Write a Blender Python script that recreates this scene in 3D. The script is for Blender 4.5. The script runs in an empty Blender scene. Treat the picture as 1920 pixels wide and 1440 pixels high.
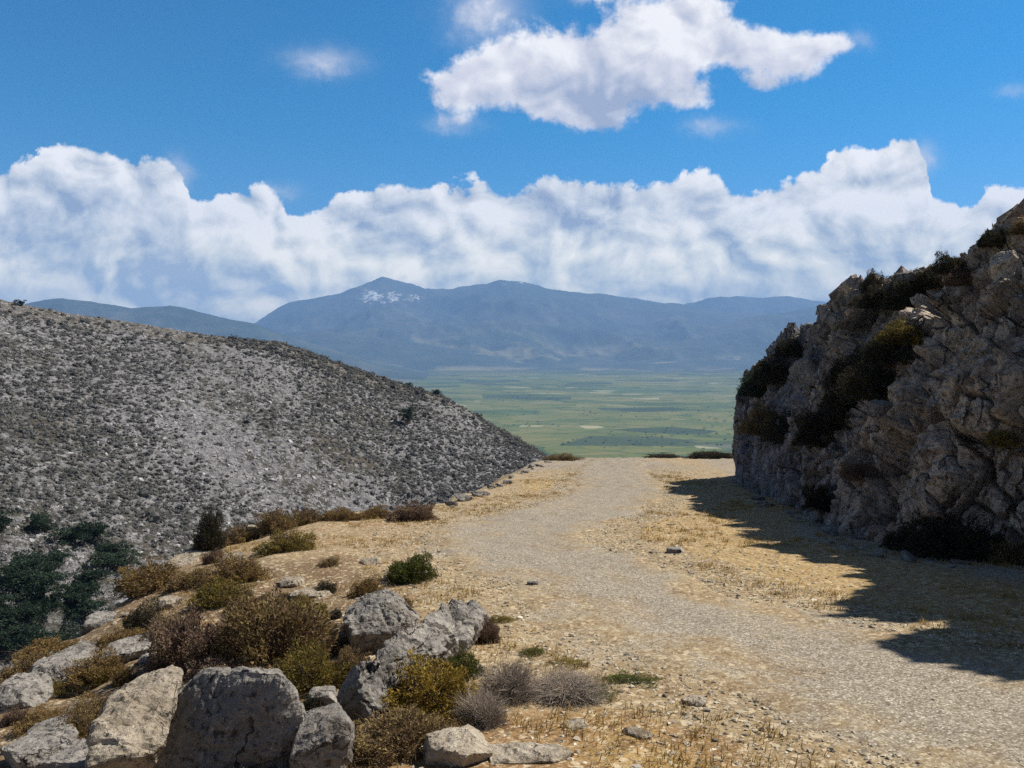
import bpy, bmesh, math, random
import numpy as np
from mathutils import Vector, Matrix

random.seed(7)
RNG = np.random.default_rng(7)
SC = bpy.context.scene
COL = SC.collection
F = 1507.0                      # focal length of the photograph in its pixels (1920 wide)
HOR = 640.0                     # pixel row of the true horizon
CX = 960.0
H0, SL = 2.3, 0.112             # eye height above the track and the track's fall per metre

# ---------------------------------------------------------------- helpers
def lin(r, g, b):
    f = lambda c: c / 12.92 if c <= 0.04045 else ((c + 0.055) / 1.055) ** 2.4
    return (f(r / 255), f(g / 255), f(b / 255), 1.0)

def _hash(ix, iy, iz, seed):
    h = (ix.astype(np.int64) * 374761393 + iy.astype(np.int64) * 668265263
         + iz.astype(np.int64) * 2147483647 + seed * 974711) & 0xFFFFFFFF
    h = ((h ^ (h >> 13)) * 1274126177) & 0xFFFFFFFF
    h = ((h ^ (h >> 16)) * 2246822519) & 0xFFFFFFFF
    return (h ^ (h >> 15)) & 0xFFFFFFFF

def hrand(ix, iy, iz, seed):
    return _hash(ix, iy, iz, seed) / 4294967295.0

def vnoise(p, seed=0):
    """smooth value noise in -1..1 for an (n,3) array"""
    i = np.floor(p).astype(np.int64)
    f = p - i
    w = f * f * f * (f * (f * 6 - 15) + 10)
    r = 0
    for dx in (0, 1):
        wx = w[:, 0] if dx else 1 - w[:, 0]
        for dy in (0, 1):
            wy = w[:, 1] if dy else 1 - w[:, 1]
            for dz in (0, 1):
                wz = w[:, 2] if dz else 1 - w[:, 2]
                r = r + wx * wy * wz * hrand(i[:, 0] + dx, i[:, 1] + dy, i[:, 2] + dz, seed)
    return r * 2 - 1

def fbm(p, oct=5, gain=0.5, lac=2.03, seed=0, ridged=False):
    a, s, tot = 1.0, 0, 0
    q = np.array(p, float)
    for k in range(oct):
        n = vnoise(q + 17.3 * k, seed + k)
        if ridged:
            n = 1 - 2 * np.abs(n)
        s = s + a * n
        tot += a
        a *= gain
        q = q * lac
    return s / tot

def worley(p, seed=0):
    """F1, F2 and the id of the nearest cell"""
    i = np.floor(p).astype(np.int64)
    f1 = np.full(len(p), 9.0)
    f2 = np.full(len(p), 9.0)
    cid = np.zeros(len(p))
    for dx in (-1, 0, 1):
        for dy in (-1, 0, 1):
            for dz in (-1, 0, 1):
                c = i + np.array([dx, dy, dz])
                o = np.stack([hrand(c[:, 0], c[:, 1], c[:, 2], seed + k) for k in (1, 2, 3)], 1)
                d = np.linalg.norm(c + o - p, axis=1)
                near = d < f1
                f2 = np.where(near, f1, np.minimum(f2, d))
                cid = np.where(near, hrand(c[:, 0], c[:, 1], c[:, 2], seed + 9), cid)
                f1 = np.where(near, d, f1)
    return f1, f2, cid

def sstep(a, b, x):
    t = np.clip((x - a) / (b - a), 0, 1)
    return t * t * (3 - 2 * t)

def mesh_np(name, verts, faces, smooth=False, attrs=None):
    """faces: (n,k) array, all with k corners"""
    verts = np.asarray(verts, np.float32)
    faces = np.asarray(faces, np.int32)
    me = bpy.data.meshes.new(name)
    n, k = faces.shape
    me.vertices.add(len(verts))
    me.vertices.foreach_set('co', verts.ravel())
    me.loops.add(n * k)
    me.loops.foreach_set('vertex_index', faces.ravel())
    me.polygons.add(n)
    me.polygons.foreach_set('loop_start', np.arange(0, n * k, k, dtype=np.int32))
    me.polygons.foreach_set('use_smooth', np.full(n, smooth, bool))
    me.update(calc_edges=True)
    me.validate()
    for an, av in (attrs or {}).items():
        a = me.attributes.new(an, 'FLOAT', 'POINT')
        a.data.foreach_set('value', np.asarray(av, np.float32))
    return me

def grid_faces(nr, nc):
    r, c = np.meshgrid(np.arange(nr - 1), np.arange(nc - 1), indexing='ij')
    a = (r * nc + c).ravel()
    return np.stack([a, a + 1, a + nc + 1, a + nc], 1)

def link(name, me, mat=None, parent=None, loc=None):
    o = bpy.data.objects.new(name, me)
    COL.objects.link(o)
    if me is not None and mat is not None:
        if not me.materials:
            me.materials.append(mat)
        o.material_slots[0].link = 'OBJECT'
        o.material_slots[0].material = mat
    if parent:
        o.parent = parent
    if loc is not None:
        o.location = loc
    return o

def tag(o, label=None, cat=None, group=None, kind=None):
    if label: o['label'] = label
    if cat: o['category'] = cat
    if group: o['group'] = group
    if kind: o['kind'] = kind
    return o

# ---------------------------------------------------------------- node helper
class S:
    def __init__(self, nt, sock):
        self.nt, self.s = nt, sock
    def _m(self, op, *args, clamp=False):
        n = self.nt.nodes.new('ShaderNodeMath')
        n.operation = op
        n.use_clamp = clamp
        for i, a in enumerate((self,) + args):
            if isinstance(a, S): self.nt.links.new(a.s, n.inputs[i])
            else: n.inputs[i].default_value = a
        return S(self.nt, n.outputs[0])
    def __add__(self, o): return self._m('ADD', o)
    __radd__ = __add__
    def __sub__(self, o): return self._m('SUBTRACT', o)
    def __rsub__(self, o): return (self * -1.0) + o
    def __mul__(self, o): return self._m('MULTIPLY', o)
    __rmul__ = __mul__
    def __truediv__(self, o): return self._m('DIVIDE', o)
    def pow(self, e): return self._m('POWER', e)
    def abs(self): return self._m('ABSOLUTE')
    def max(self, o): return self._m('MAXIMUM', o)
    def min(self, o): return self._m('MINIMUM', o)
    def exp(self): return self._m('EXPONENT')
    def clamp(self): return self._m('ADD', 0.0, clamp=True)
    def step(self, a, b, c=0.0, d=1.0, smooth=True):
        n = self.nt.nodes.new('ShaderNodeMapRange')
        n.interpolation_type = 'SMOOTHSTEP' if smooth else 'LINEAR'
        self.nt.links.new(self.s, n.inputs[0])
        for i, v in enumerate((a, b, c, d)): n.inputs[i + 1].default_value = v
        return S(self.nt, n.outputs[0])
    def ramp(self, stops, interp='LINEAR'):
        n = self.nt.nodes.new('ShaderNodeValToRGB')
        self.nt.links.new(self.s, n.inputs[0])
        e = n.color_ramp.elements
        n.color_ramp.interpolation = interp
        while len(e) < len(stops): e.new(0.5)
        for k, (p, c) in enumerate(stops):
            e[k].position = p
            e[k].color = c
        return S(self.nt, n.outputs[0])

class Nodes:
    def __init__(self, nt):
        self.nt = nt
    def new(self, t): return self.nt.nodes.new(t)
    def lk(self, a, b): self.nt.links.new(a.s if isinstance(a, S) else a, b)
    def coord(self, w='Object'): return S(self.nt, self.new('ShaderNodeTexCoord').outputs[w])
    def pos(self): return S(self.nt, self.new('ShaderNodeNewGeometry').outputs['Position'])
    def attr(self, name):
        n = self.new('ShaderNodeAttribute')
        n.attribute_name = name
        return S(self.nt, n.outputs['Fac'])
    def objrand(self): return S(self.nt, self.new('ShaderNodeObjectInfo').outputs['Random'])
    def scale(self, v, sx, sy, sz, off=(0, 0, 0)):
        n = self.new('ShaderNodeMapping')
        self.lk(v, n.inputs[0])
        n.inputs['Scale'].default_value = (sx, sy, sz)
        n.inputs['Location'].default_value = off
        return S(self.nt, n.outputs[0])
    def noise(self, v, scale, detail=4, rough=0.55, dist=0.0, out=0, dim='3D'):
        n = self.new('ShaderNodeTexNoise')
        n.noise_dimensions = dim
        self.lk(v, n.inputs['Vector'])
        n.inputs['Scale'].default_value = scale
        n.inputs['Detail'].default_value = detail
        n.inputs['Roughness'].default_value = rough
        n.inputs['Distortion'].default_value = dist
        return S(self.nt, n.outputs[out])
    def vor(self, v, scale, feature='F1', out='Distance', rnd=1.0, detail=0, smooth=None, dim='3D'):
        n = self.new('ShaderNodeTexVoronoi')
        n.voronoi_dimensions = dim
        n.feature = feature
        self.lk(v, n.inputs['Vector'])
        n.inputs['Scale'].default_value = scale
        n.inputs['Randomness'].default_value = rnd
        if detail: n.inputs['Detail'].default_value = detail
        if smooth is not None and 'Smoothness' in n.inputs: n.inputs['Smoothness'].default_value = smooth
        return S(self.nt, n.outputs[out])
    def sep(self, v):
        n = self.new('ShaderNodeSeparateXYZ')
        self.lk(v, n.inputs[0])
        return [S(self.nt, o) for o in n.outputs]
    def comb(self, x, y, z=0.0):
        n = self.new('ShaderNodeCombineXYZ')
        for i, a in enumerate((x, y, z)):
            if isinstance(a, S): self.lk(a, n.inputs[i])
            else: n.inputs[i].default_value = a
        return S(self.nt, n.outputs[0])
    def mix(self, fac, a, b, blend='MIX'):
        n = self.new('ShaderNodeMix')
        n.data_type = 'RGBA'
        n.blend_type = blend
        for i, x in ((0, fac), (6, a), (7, b)):
            if isinstance(x, S): self.lk(x, n.inputs[i])
            else: n.inputs[i].default_value = x
        return S(self.nt, n.outputs[2])
    def value(self, c, v):                 # colour times a scalar
        n = self.new('ShaderNodeVectorMath')
        n.operation = 'SCALE'
        if isinstance(c, S): self.lk(c, n.inputs[0])
        else: n.inputs[0].default_value = c[:3]
        if isinstance(v, S): self.lk(v, n.inputs[3])
        else: n.inputs[3].default_value = v
        return S(self.nt, n.outputs[0])

def material(name, build, rough=0.95):
    m = bpy.data.materials.new(name)
    m.use_nodes = True
    nt = m.node_tree
    nt.nodes.clear()
    N = Nodes(nt)
    b = N.new('ShaderNodeBsdfPrincipled')
    b.inputs['Roughness'].default_value = rough
    b.inputs['Specular IOR Level'].default_value = 0.15
    out = N.new('ShaderNodeOutputMaterial')
    col, height, extra = build(N)
    N.lk(col, b.inputs['Base Color'])
    if height is not None:
        h, strength, dist = height
        bp = N.new('ShaderNodeBump')
        bp.inputs['Strength'].default_value = strength
        bp.inputs['Distance'].default_value = dist
        N.lk(h, bp.inputs['Height'])
        N.lk(bp.outputs[0], b.inputs['Normal'])
    sh = b.outputs[0]
    if extra == 'leaf':
        t = N.new('ShaderNodeBsdfTranslucent')
        N.lk(col, t.inputs[0])
        mx = N.new('ShaderNodeMixShader')
        mx.inputs[0].default_value = 0.25
        N.lk(sh, mx.inputs[1])
        N.lk(t.outputs[0], mx.inputs[2])
        sh = mx.outputs[0]
    N.lk(sh, out.inputs[0])
    return m

# ---------------------------------------------------------------- the lie of the land
def plane_pt(px, py):
    d = F * H0 / (py - HOR - F * SL)
    return np.array([(px - CX) / F * d, d])

EDGE_PX = [(0, 1202), (150, 1132), (330, 1052), (400, 1008), (560, 968), (750, 958), (850, 942), (930, 910),
           (985, 880), (1015, 866), (1100, 860), (1250, 859), (1420, 859)]
EDGE = np.array([[-11.0, -8.0], [-8.2, 3.0]] + [plane_pt(*p) for p in EDGE_PX] + [[40.0, 70.0]])

def seg_dist(P, L):
    """unsigned distance and side (+ = left of the polyline) of points to polyline L"""
    best = np.full(len(P), 1e9)
    side = np.zeros(len(P))
    for a, b in zip(L[:-1], L[1:]):
        ab = b - a
        t = np.clip(((P - a) @ ab) / (ab @ ab), 0, 1)
        q = P - (a + t[:, None] * ab)
        d = np.hypot(q[:, 0], q[:, 1])
        cr = ab[0] * q[:, 1] - ab[1] * q[:, 0]
        m = d < best
        side = np.where(m, np.sign(cr), side)
        best = np.where(m, d, best)
    return best, side

CENTER_PX = [(2500, 1520), (2150, 1440), (1900, 1352), (1700, 1290), (1500, 1236), (1320, 1180), (1170, 1122), (1050, 1070), (975, 1028),
             (960, 1000), (1010, 980), (1090, 962), (1150, 938), (1160, 912), (1150, 890), (1150, 872), (1165, 862)]
CENTER = np.array([plane_pt(*p) for p in CENTER_PX])
# smooth it
def chaikin(L, n=3):
    for _ in range(n):
        q = L[:-1] * 0.75 + L[1:] * 0.25
        r = L[:-1] * 0.25 + L[1:] * 0.75
        L = np.vstack([L[:1], np.stack([q, r], 1).reshape(-1, 2), L[-1:]])
    return L
CENTER = chaikin(CENTER)

def ground_h(P, fine=True):
    P = np.asarray(P, float)
    d, s = seg_dist(P, EDGE)
    sd = d * s                                     # + outside the platform
    P3 = np.c_[P, np.zeros(len(P))]
    sd = sd + 0.5 * fbm(P3 * 0.7, 3, seed=3)
    z = -(H0 + SL * P[:, 1])
    out = np.maximum(sd, 0)
    z -= 0.75 * out - 0.35 * (1 - np.exp(-out / 0.5)) + 0.06 * np.minimum(out, 8) ** 1.5 * 0.5
    z -= 0.35 * np.exp(-np.abs(np.minimum(sd, 0)) / 1.2) * sstep(-2, -4, P[:, 0] + 0.12 * P[:, 1])
    # broken, stepped ground among the boulders lower left
    m = sstep(-0.3, -1.6, P[:, 0] + 0.06 * (P[:, 1] - 6)) * sstep(14, 8, P[:, 1])
    z += m * (0.10 * fbm(P3 * 1.1, 3, seed=5) - 0.10 + 0.10 * np.minimum(P[:, 0] + 1.0, 0) * 0.6)
    z += 0.05 * fbm(P3 * 0.35, 3, seed=11)
    if fine:
        z += 0.022 * fbm(P3 * 2.3, 4, seed=21) * (1 + 0.06 * P[:, 1])
    return z

def ground_pt(px, py):
    """first meeting of the sight line through a photo pixel with the ground"""
    t = np.geomspace(2.5, 130, 1500)
    P = np.c_[(px - CX) / F * t, t]
    z = ground_h(P, False)
    ray = t * (HOR - py) / F
    hit = np.nonzero(ray <= z)[0]
    k = hit[0] if len(hit) else -1
    return Vector((P[k, 0], P[k, 1], z[k]))

def brink_pt(px, py):
    """like ground_pt, but never past the brink: slides down the picture until it is on the platform"""
    for k in range(30):
        g = ground_pt(px, py)
        d = F * H0 / max(py - HOR - F * SL, 20)
        if g.y < d * 1.12 + 1.0: return g
        py += 3
    return g

def at(px, py, d):
    return Vector(((px - CX) / F * d, d, (HOR - py) / F * d))

# ---------------------------------------------------------------- materials
def earth(N):
    p = N.pos()
    g = N.attr('gravel')
    och = N.attr('ochre')
    n1 = N.noise(p, 0.9, 5, 0.6)
    n2 = N.noise(p, 5.0, 5, 0.65)
    n3 = N.noise(p, 30.0, 5, 0.8)
    wv = N.new('ShaderNodeVectorMath'); wv.operation = 'MULTIPLY_ADD'
    N.lk(N.noise(p, 40.0, 3, 0.7, out=1), wv.inputs[0]); wv.inputs[1].default_value = (.03, .03, .03); N.lk(p, wv.inputs[2])
    pw = S(N.nt, wv.outputs[0])
    peb = N.vor(pw, 58.0, out='Color')
    pv = N.sep(peb)[0]
    pd = N.vor(pw, 58.0)
    peb2 = N.sep(N.vor(pw, 19.0, out='Color'))[1]
    dirt = (n1 * 0.5 + n2 * 0.5).ramp([(0.30, lin(122, 103, 78)), (0.46, lin(147, 127, 97)), (0.58, lin(164, 146, 114)), (0.75, lin(146, 122, 88))])
    rust = (n2 * 0.6 + n3 * 0.4).ramp([(0.3, lin(112, 86, 58)), (0.55, lin(146, 116, 80)), (0.75, lin(166, 140, 104))])
    dirt = N.mix((och + (n1 - 0.5) * 1.4).step(0.35, 0.75), dirt, rust)
    yel = (n2).ramp([(0.3, lin(142, 116, 72)), (0.6, lin(168, 140, 90))])
    dirt = N.mix(((N.attr('straw') + (n1 - 0.5) * 1.2).step(0.35, 0.8)) * 0.8, dirt, yel)
    lt = (n2 * 0.5 + n3 * 0.5).ramp([(0.3, lin(66, 52, 40)), (0.5, lin(104, 84, 62)), (0.7, lin(146, 120, 84))])
    dirt = N.mix((N.attr('litter') + (n1 - 0.5) * 1.3 + (n2 - 0.5) * 0.6).step(0.4, 0.8) * 0.85, dirt, lt)
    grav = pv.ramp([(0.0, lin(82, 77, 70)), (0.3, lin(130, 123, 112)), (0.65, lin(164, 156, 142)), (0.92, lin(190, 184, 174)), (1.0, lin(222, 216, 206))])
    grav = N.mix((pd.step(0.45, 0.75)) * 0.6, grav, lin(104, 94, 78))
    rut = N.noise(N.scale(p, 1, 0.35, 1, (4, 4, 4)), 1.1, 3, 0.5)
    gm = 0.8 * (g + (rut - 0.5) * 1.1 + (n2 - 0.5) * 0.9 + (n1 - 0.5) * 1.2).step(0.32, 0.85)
    spots = (peb2 * 0.7 + n3 * 0.3)
    dirt = N.mix(spots.step(0.72, 0.8) * 0.65, dirt, lin(205, 190, 160))
    dirt = N.mix(spots.step(0.32, 0.24) * 0.55, dirt, lin(98, 76, 52))
    dirt = N.mix(pv.step(0.8, 0.86) * 0.5, dirt, lin(196, 184, 160))
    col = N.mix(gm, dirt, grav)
    col = N.mix(1.0, col, n3.ramp([(0.25, (0.62, 0.62, 0.62, 1)), (0.72, (1.25, 1.25, 1.25, 1))]), 'MULTIPLY')
    h = pd * -0.5 + n3 * 0.6 + n2 * 0.8
    return col, (h, 0.45, 0.018), None

def rock_colour(N, p, a, b, c, dark, sc=1.0):
    n1 = N.noise(p, 1.6 * sc, 6, 0.62)
    n2 = N.noise(p, 9.0 * sc, 6, 0.7)
    n3 = N.noise(p, 34.0 * sc, 4, 0.7)
    col = (n1 * 0.55 + n2 * 0.45).ramp([(0.32, a), (0.5, b), (0.66, c)])
    spot = N.noise(N.scale(p, 1, 1, 1, (5, 3, 1)), 16.0 * sc, 5, 0.75)
    col = N.mix(spot.step(0.53, 0.62) * 0.85, col, dark)
    col = N.mix(N.noise(N.scale(p, 1, 1, 1, (2, 9, 4)), 12.0 * sc, 4, 0.7).step(0.60, 0.70) * 0.7, col, lin(196, 190, 180))
    h = n1 * 1.0 + n2 * 0.6 + n3 * 0.28
    return col, h

def stained(N, col, h, sc=1.0):
    p = N.pos()
    wv = N.new('ShaderNodeVectorMath'); wv.operation = 'MULTIPLY_ADD'
    N.lk(N.noise(p, 3.0 * sc, 4, 0.6, out=1), wv.inputs[0]); wv.inputs[1].default_value = (.5, .5, .5); N.lk(p, wv.inputs[2])
    e = N.vor(N.scale(S(N.nt, wv.outputs[0]), 1, 1, 0.6), 2.3 * sc, 'DISTANCE_TO_EDGE')
    brk = N.noise(p, 2.4 * sc, 3).step(0.45, 0.6)
    crack = e.step(0.022, 0.004) * brk
    col = N.mix(crack * 0.75, col, lin(52, 46, 42))
    big = N.noise(N.scale(p, 1, 1, 0.5, (7, 2, 5)), 1.7 * sc, 5, 0.65)
    col = N.mix(big.step(0.55, 0.68) * 0.55, col, lin(92, 82, 70))
    fl = N.noise(p, 60.0 * sc, 3, 0.8)
    col = N.mix(1.0, col, fl.ramp([(0.3, (0.7, 0.7, 0.7, 1)), (0.7, (1.2, 1.2, 1.2, 1))]), 'MULTIPLY')
    return col, h - crack * 0.8

def limestone(N):
    col, h = rock_colour(N, N.pos(), lin(100, 97, 95), lin(140, 136, 131), lin(180, 174, 165), lin(58, 55, 54))
    col, h = stained(N, col, h)
    return col, (h, 1.0, 0.07), None

def pale_stone(N):
    col, h = rock_colour(N, N.pos(), lin(128, 117, 102), lin(166, 155, 138), lin(194, 184, 167), lin(84, 75, 66), 1.3)
    col, h = stained(N, col, h, 1.2)
    return col, (h, 1.0, 0.05), None

def crag_rock(N):
    p = N.pos()
    col, h = rock_colour(N, p, lin(154, 139, 127), lin(204, 188, 171), lin(230, 216, 198), lin(84, 76, 71), 0.6)
    och = N.noise(N.scale(p, 1, 1, 0.45, (3, 1, 7)), 0.55, 5, 0.6)
    col = N.mix(och.step(0.54, 0.66) * 0.6, col, lin(186, 154, 126))
    col = N.mix(N.attr('slab') * 0.75, col, N.mix(N.noise(p, 2.0, 5).step(0.35, 0.65), lin(104, 104, 114), lin(160, 160, 165)))
    strk = N.noise(N.scale(p, 1, 1, 0.12), 2.2, 6, 0.68)
    col = N.mix(strk.step(0.54, 0.66) * 0.6, col, lin(74, 67, 64))
    col = N.mix(N.attr('groove') * 0.6, col, lin(44, 40, 38))
    col, h = stained(N, col, h, 0.35)
    return col, (h + strk * 0.6, 1.0, 0.16), None

def hill_soil(N):
    p = N.pos()
    n1 = N.noise(p, 0.045, 4, 0.6)
    n2 = N.noise(p, 1.1, 6, 0.78)
    n3 = N.noise(N.scale(p, 1, 1, 1, (31, 7, 2)), 0.6, 6, 0.75)
    n4 = N.noise(N.scale(p, 1, 1, 1, (3, 71, 2)), 3.2, 4, 0.75)
    v = n2 * 0.65 + n4 * 0.35
    col = v.ramp([(0.38, lin(62, 62, 64)), (0.46, lin(110, 110, 112)), (0.54, lin(144, 143, 146)), (0.64, lin(184, 183, 185))])
    col = N.mix((n3 + (n1 - 0.5) * 0.5).step(0.50, 0.58) * 0.85, col, n4.ramp([(0.3, lin(44, 46, 38)), (0.7, lin(78, 76, 62))]))
    col = N.mix((n1 * 0.6 + n2 * 0.4).step(0.55, 0.66) * 0.4, col, lin(112, 98, 82))
    top = N.attr('crest')
    col = N.mix((top + (n1 - 0.5) * 1.0).step(0.45, 0.95) * 0.5, col, v.ramp([(0.4, lin(60, 59, 50)), (0.6, lin(122, 114, 98))]))
    return col, (v + n3 * 0.7, 1.0, 0.7), None

def plain_fields(N):
    p = N.pos()
    w = N.scale(p, 1 / 330.0, 1 / 210.0, 1)
    wn = N.noise(p, 0.0016, 3, out=1)
    mixv = N.new('ShaderNodeVectorMath'); mixv.operation = 'MULTIPLY_ADD'
    N.lk(wn, mixv.inputs[0]); mixv.inputs[1].default_value = (0.9, 0.9, 0); N.lk(w, mixv.inputs[2])
    cell = N.sep(N.vor(S(N.nt, mixv.outputs[0]), 1.0, out='Color'))
    cell2 = N.sep(N.vor(S(N.nt, mixv.outputs[0]), 3.1, out='Color'))
    v = cell[0] * 0.55 + cell2[1] * 0.45
    col = v.ramp([(0.15, lin(62, 78, 38)), (0.35, lin(78, 94, 42)), (0.5, lin(94, 104, 48)), (0.63, lin(106, 110, 54)), (0.78, lin(114, 112, 62)), (0.92, lin(122, 122, 80))])
    big = N.noise(p, 0.0011, 4, 0.6)
    col = N.mix(big.step(0.5, 0.66) * 0.65, col, lin(78, 100, 62))
    col = N.mix(cell2[2].step(0.975, 0.99) * 0.5, col, lin(190, 182, 150))
    col = N.mix(cell[2].step(0.9, 0.92) * 0.7, col, lin(44, 62, 44))
    edge = N.vor(S(N.nt, mixv.outputs[0]), 3.1, 'DISTANCE_TO_EDGE')
    col = N.mix(edge.step(0.05, 0.02) * 0.35, col, lin(50, 66, 42))
    far = N.sep(p)[1].step(6800, 8300)
    col = N.mix(far * 0.6, col, lin(52, 62, 48))
    sp = N.noise(p, 0.03, 4, 0.7)
    col = N.mix(sp.step(0.6, 0.68) * 0.6, col, lin(42, 58, 38))
    return col, None, None

def mountain_mat(snow):
    def f(N):
        p = N.pos()
        n1 = N.noise(p, 0.0012, 6, 0.6)
        n2 = N.noise(p, 0.006, 6, 0.65)
        col = (n1 * 0.6 + n2 * 0.4).ramp([(0.34, lin(34, 50, 46)), (0.5, lin(52, 66, 60)), (0.62, lin(78, 82, 76)), (0.74, lin(108, 100, 92))])
        if snow:
            st = N.noise(N.scale(p, 1, 1, 0.25), 0.011, 5, 0.7)
            col = N.mix((N.attr('snow') + (st - 0.5) * 2.8).step(0.5, 0.95) * 0.8, col, (0.8, 0.83, 0.88, 1))
        low = N.attr('low')
        patch = N.noise(p, 0.002, 4, 0.6)
        col = N.mix(low * patch.step(0.46, 0.6) * 0.8, col, lin(134, 128, 96))
        return col, (n2, 0.5, 18.0), None
    return f

def leafmat(a, b, c):
    def f(N):
        t = N.attr('tint')
        r = N.objrand()
        n = N.noise(N.pos(), 3.4, 4, 0.6)
        col = (t * 0.55 + n * 0.9 + r * 0.10 - 0.24).ramp([(0.2, a), (0.5, b), (0.82, c)])
        return col, None, 'leaf'
    return f

def twigmat(a, b):
    def f(N):
        t = N.attr('tint')
        return t.ramp([(0.1, a), (0.9, b)]), None, None
    return f

def hill_rock(N):
    t = N.attr('tint'); r = N.objrand()
    n = N.noise(N.pos(), 3.0, 5, 0.7)
    return ((t + r) * 0.3 + n * 0.6 - 0.05).ramp([(0.2, lin(116, 115, 118)), (0.5, lin(156, 155, 157)), (0.8, lin(192, 190, 191))]), (n, 0.8, 0.2), None

MAT = {
    'earth': material('earth', earth), 'limestone': material('limestone', limestone), 'pale': material('pale_stone', pale_stone),
    'crag': material('crag_rock', crag_rock), 'hill': material('hill_soil', hill_soil), 'plain': material('plain_fields', plain_fields),
    'mtn': material('mountain', mountain_mat(False)), 'mtnsnow': material('mountain_snow', mountain_mat(True)),
    'olive': material('olive_leaf', leafmat(lin(68, 58, 34), lin(112, 100, 52), lin(158, 142, 78))),
    'yellow': material('yellow_leaf', leafmat(lin(92, 74, 34), lin(140, 118, 52), lin(182, 158, 78))),
    'rust': material('rust_leaf', leafmat(lin(82, 64, 44), lin(124, 102, 66), lin(164, 142, 92))),
    'brown': material('brown_leaf', leafmat(lin(78, 62, 48), lin(122, 102, 74), lin(164, 146, 96))),
    'purple': material('purple_leaf', leafmat(lin(74, 58, 54), lin(116, 96, 84), lin(152, 134, 108))),
    'dark': material('dark_leaf', leafmat(lin(38, 39, 33), lin(58, 58, 46), lin(84, 80, 62))),
    'green': material('green_leaf', leafmat(lin(48, 58, 28), lin(76, 84, 38), lin(112, 114, 56))),
    'deep': material('deep_green_leaf', leafmat(lin(32, 46, 38), lin(50, 66, 54), lin(74, 90, 72))),
    'grey': material('grey_leaf', leafmat(lin(96, 86, 80), lin(132, 122, 112), lin(168, 158, 144))),
    'straw': material('straw', leafmat(lin(128, 104, 58), lin(164, 138, 84), lin(192, 168, 112))),
    'scrub': material('hill_scrub', leafmat(lin(58, 60, 62), lin(98, 99, 98), lin(142, 140, 136))),
    'twig': material('twig', twigmat(lin(70, 56, 48), lin(122, 104, 90))),
    'deadtwig': material('dead_twig', twigmat(lin(112, 100, 92), lin(176, 164, 150))),
    'trunk': material('trunk', twigmat(lin(64, 54, 46), lin(96, 84, 72))),
    'hillrock': material('hill_rock', hill_rock),
}

# ---------------------------------------------------------------- the near ground and the track
def ground_attrs(P):
    d, _ = seg_dist(P, CENTER)
    P3 = np.c_[P, np.zeros(len(P))]
    wob = fbm(P3 * 0.6, 4, seed=31)
    half = 1.25 + 0.012 * P[:, 1]
    g = sstep(half + 1.9, half - 1.6, d + 0.7 * wob)
    far = sstep(38, 52, P[:, 1]) * sstep(16, 9, P[:, 0]) * 0.75
    g = np.maximum(g * 0.95, far)
    # rusty soil at the bottom of the picture, straw between the track and the crag
    och = sstep(2.2, 0.6, np.hypot(P[:, 0] - 0.3, (P[:, 1] - 5.2) * 1.1))
    och = np.maximum(och, 0.5 * sstep(1.2, -1.2, P[:, 0] + 0.1 * P[:, 1] - 0.3))
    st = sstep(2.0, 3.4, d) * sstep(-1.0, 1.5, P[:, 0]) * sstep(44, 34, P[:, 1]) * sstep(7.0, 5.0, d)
    g = np.maximum(g, 0.75 * sstep(5.0, 7.0, d) * sstep(1, 4, P[:, 0]))  # shade put into the colour: ground turns gravel-grey toward the crag
    lit = sstep(-0.6, -2.2, P[:, 0] + 0.13 * (P[:, 1] - 6)) * sstep(17, 12, P[:, 1])
    return {'gravel': g, 'ochre': och, 'straw': st, 'litter': lit}

def build_ground():
    nr, nc = 760, 460
    y = -9 + np.geomspace(5, 150, nr)
    v = np.linspace(-1, 1, nc)
    v = np.sign(v) * np.abs(v) ** 1.25
    Y = np.repeat(y[:, None], nc, 1)
    X = v[None, :] * (np.maximum(Y, 0) * 0.62 + 15)
    P = np.c_[X.ravel(), Y.ravel()]
    z = ground_h(P)
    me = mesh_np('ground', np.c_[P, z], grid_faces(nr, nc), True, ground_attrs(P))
    tag(link('ground', me, MAT['earth']), kind='structure')

def build_road():
    # resample the centre line evenly
    seg = np.hypot(*np.diff(CENTER, axis=0).T)
    s = np.r_[0, np.cumsum(seg)]
    n = 700
    t = np.linspace(0, s[-1], n)
    c = np.c_[np.interp(t, s, CENTER[:, 0]), np.interp(t, s, CENTER[:, 1])]
    for _ in range(14):
        c[1:-1] = (c[:-2] + c[1:-1] * 2 + c[2:]) / 4
    tan = np.gradient(c, axis=0)
    tan /= np.linalg.norm(tan, axis=1)[:, None]
    nor = np.c_[-tan[:, 1], tan[:, 0]]
    k = 41
    w = np.linspace(-1, 1, k)
    c3 = np.c_[c, np.zeros(n)]
    wl = 1.5 + 0.012 * c[:, 1] + 0.55 * fbm(c3 * 0.9, 4, seed=41)
    wr = 1.5 + 0.012 * c[:, 1] + 0.55 * fbm(c3 * 0.9 + 50, 4, seed=42)
    off = np.where(w[None, :] < 0, w[None, :] * wr[:, None], w[None, :] * wl[:, None])
    P = (c[:, None, :] + off[:, :, None] * nor[:, None, :]).reshape(-1, 2)
    ed = np.tile(1 - np.abs(w) ** 3, n)
    z = ground_h(P) - 0.03 + (0.04 + 0.0009 * np.maximum(P[:, 1], 0)) * sstep(0.0, 0.45, ed)
    f = grid_faces(n, k)[:, ::-1]
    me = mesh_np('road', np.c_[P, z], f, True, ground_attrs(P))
    tag(link('road', me, MAT['earth']), kind='structure')
    return c

build_ground()
ROAD_C = build_road()

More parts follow.
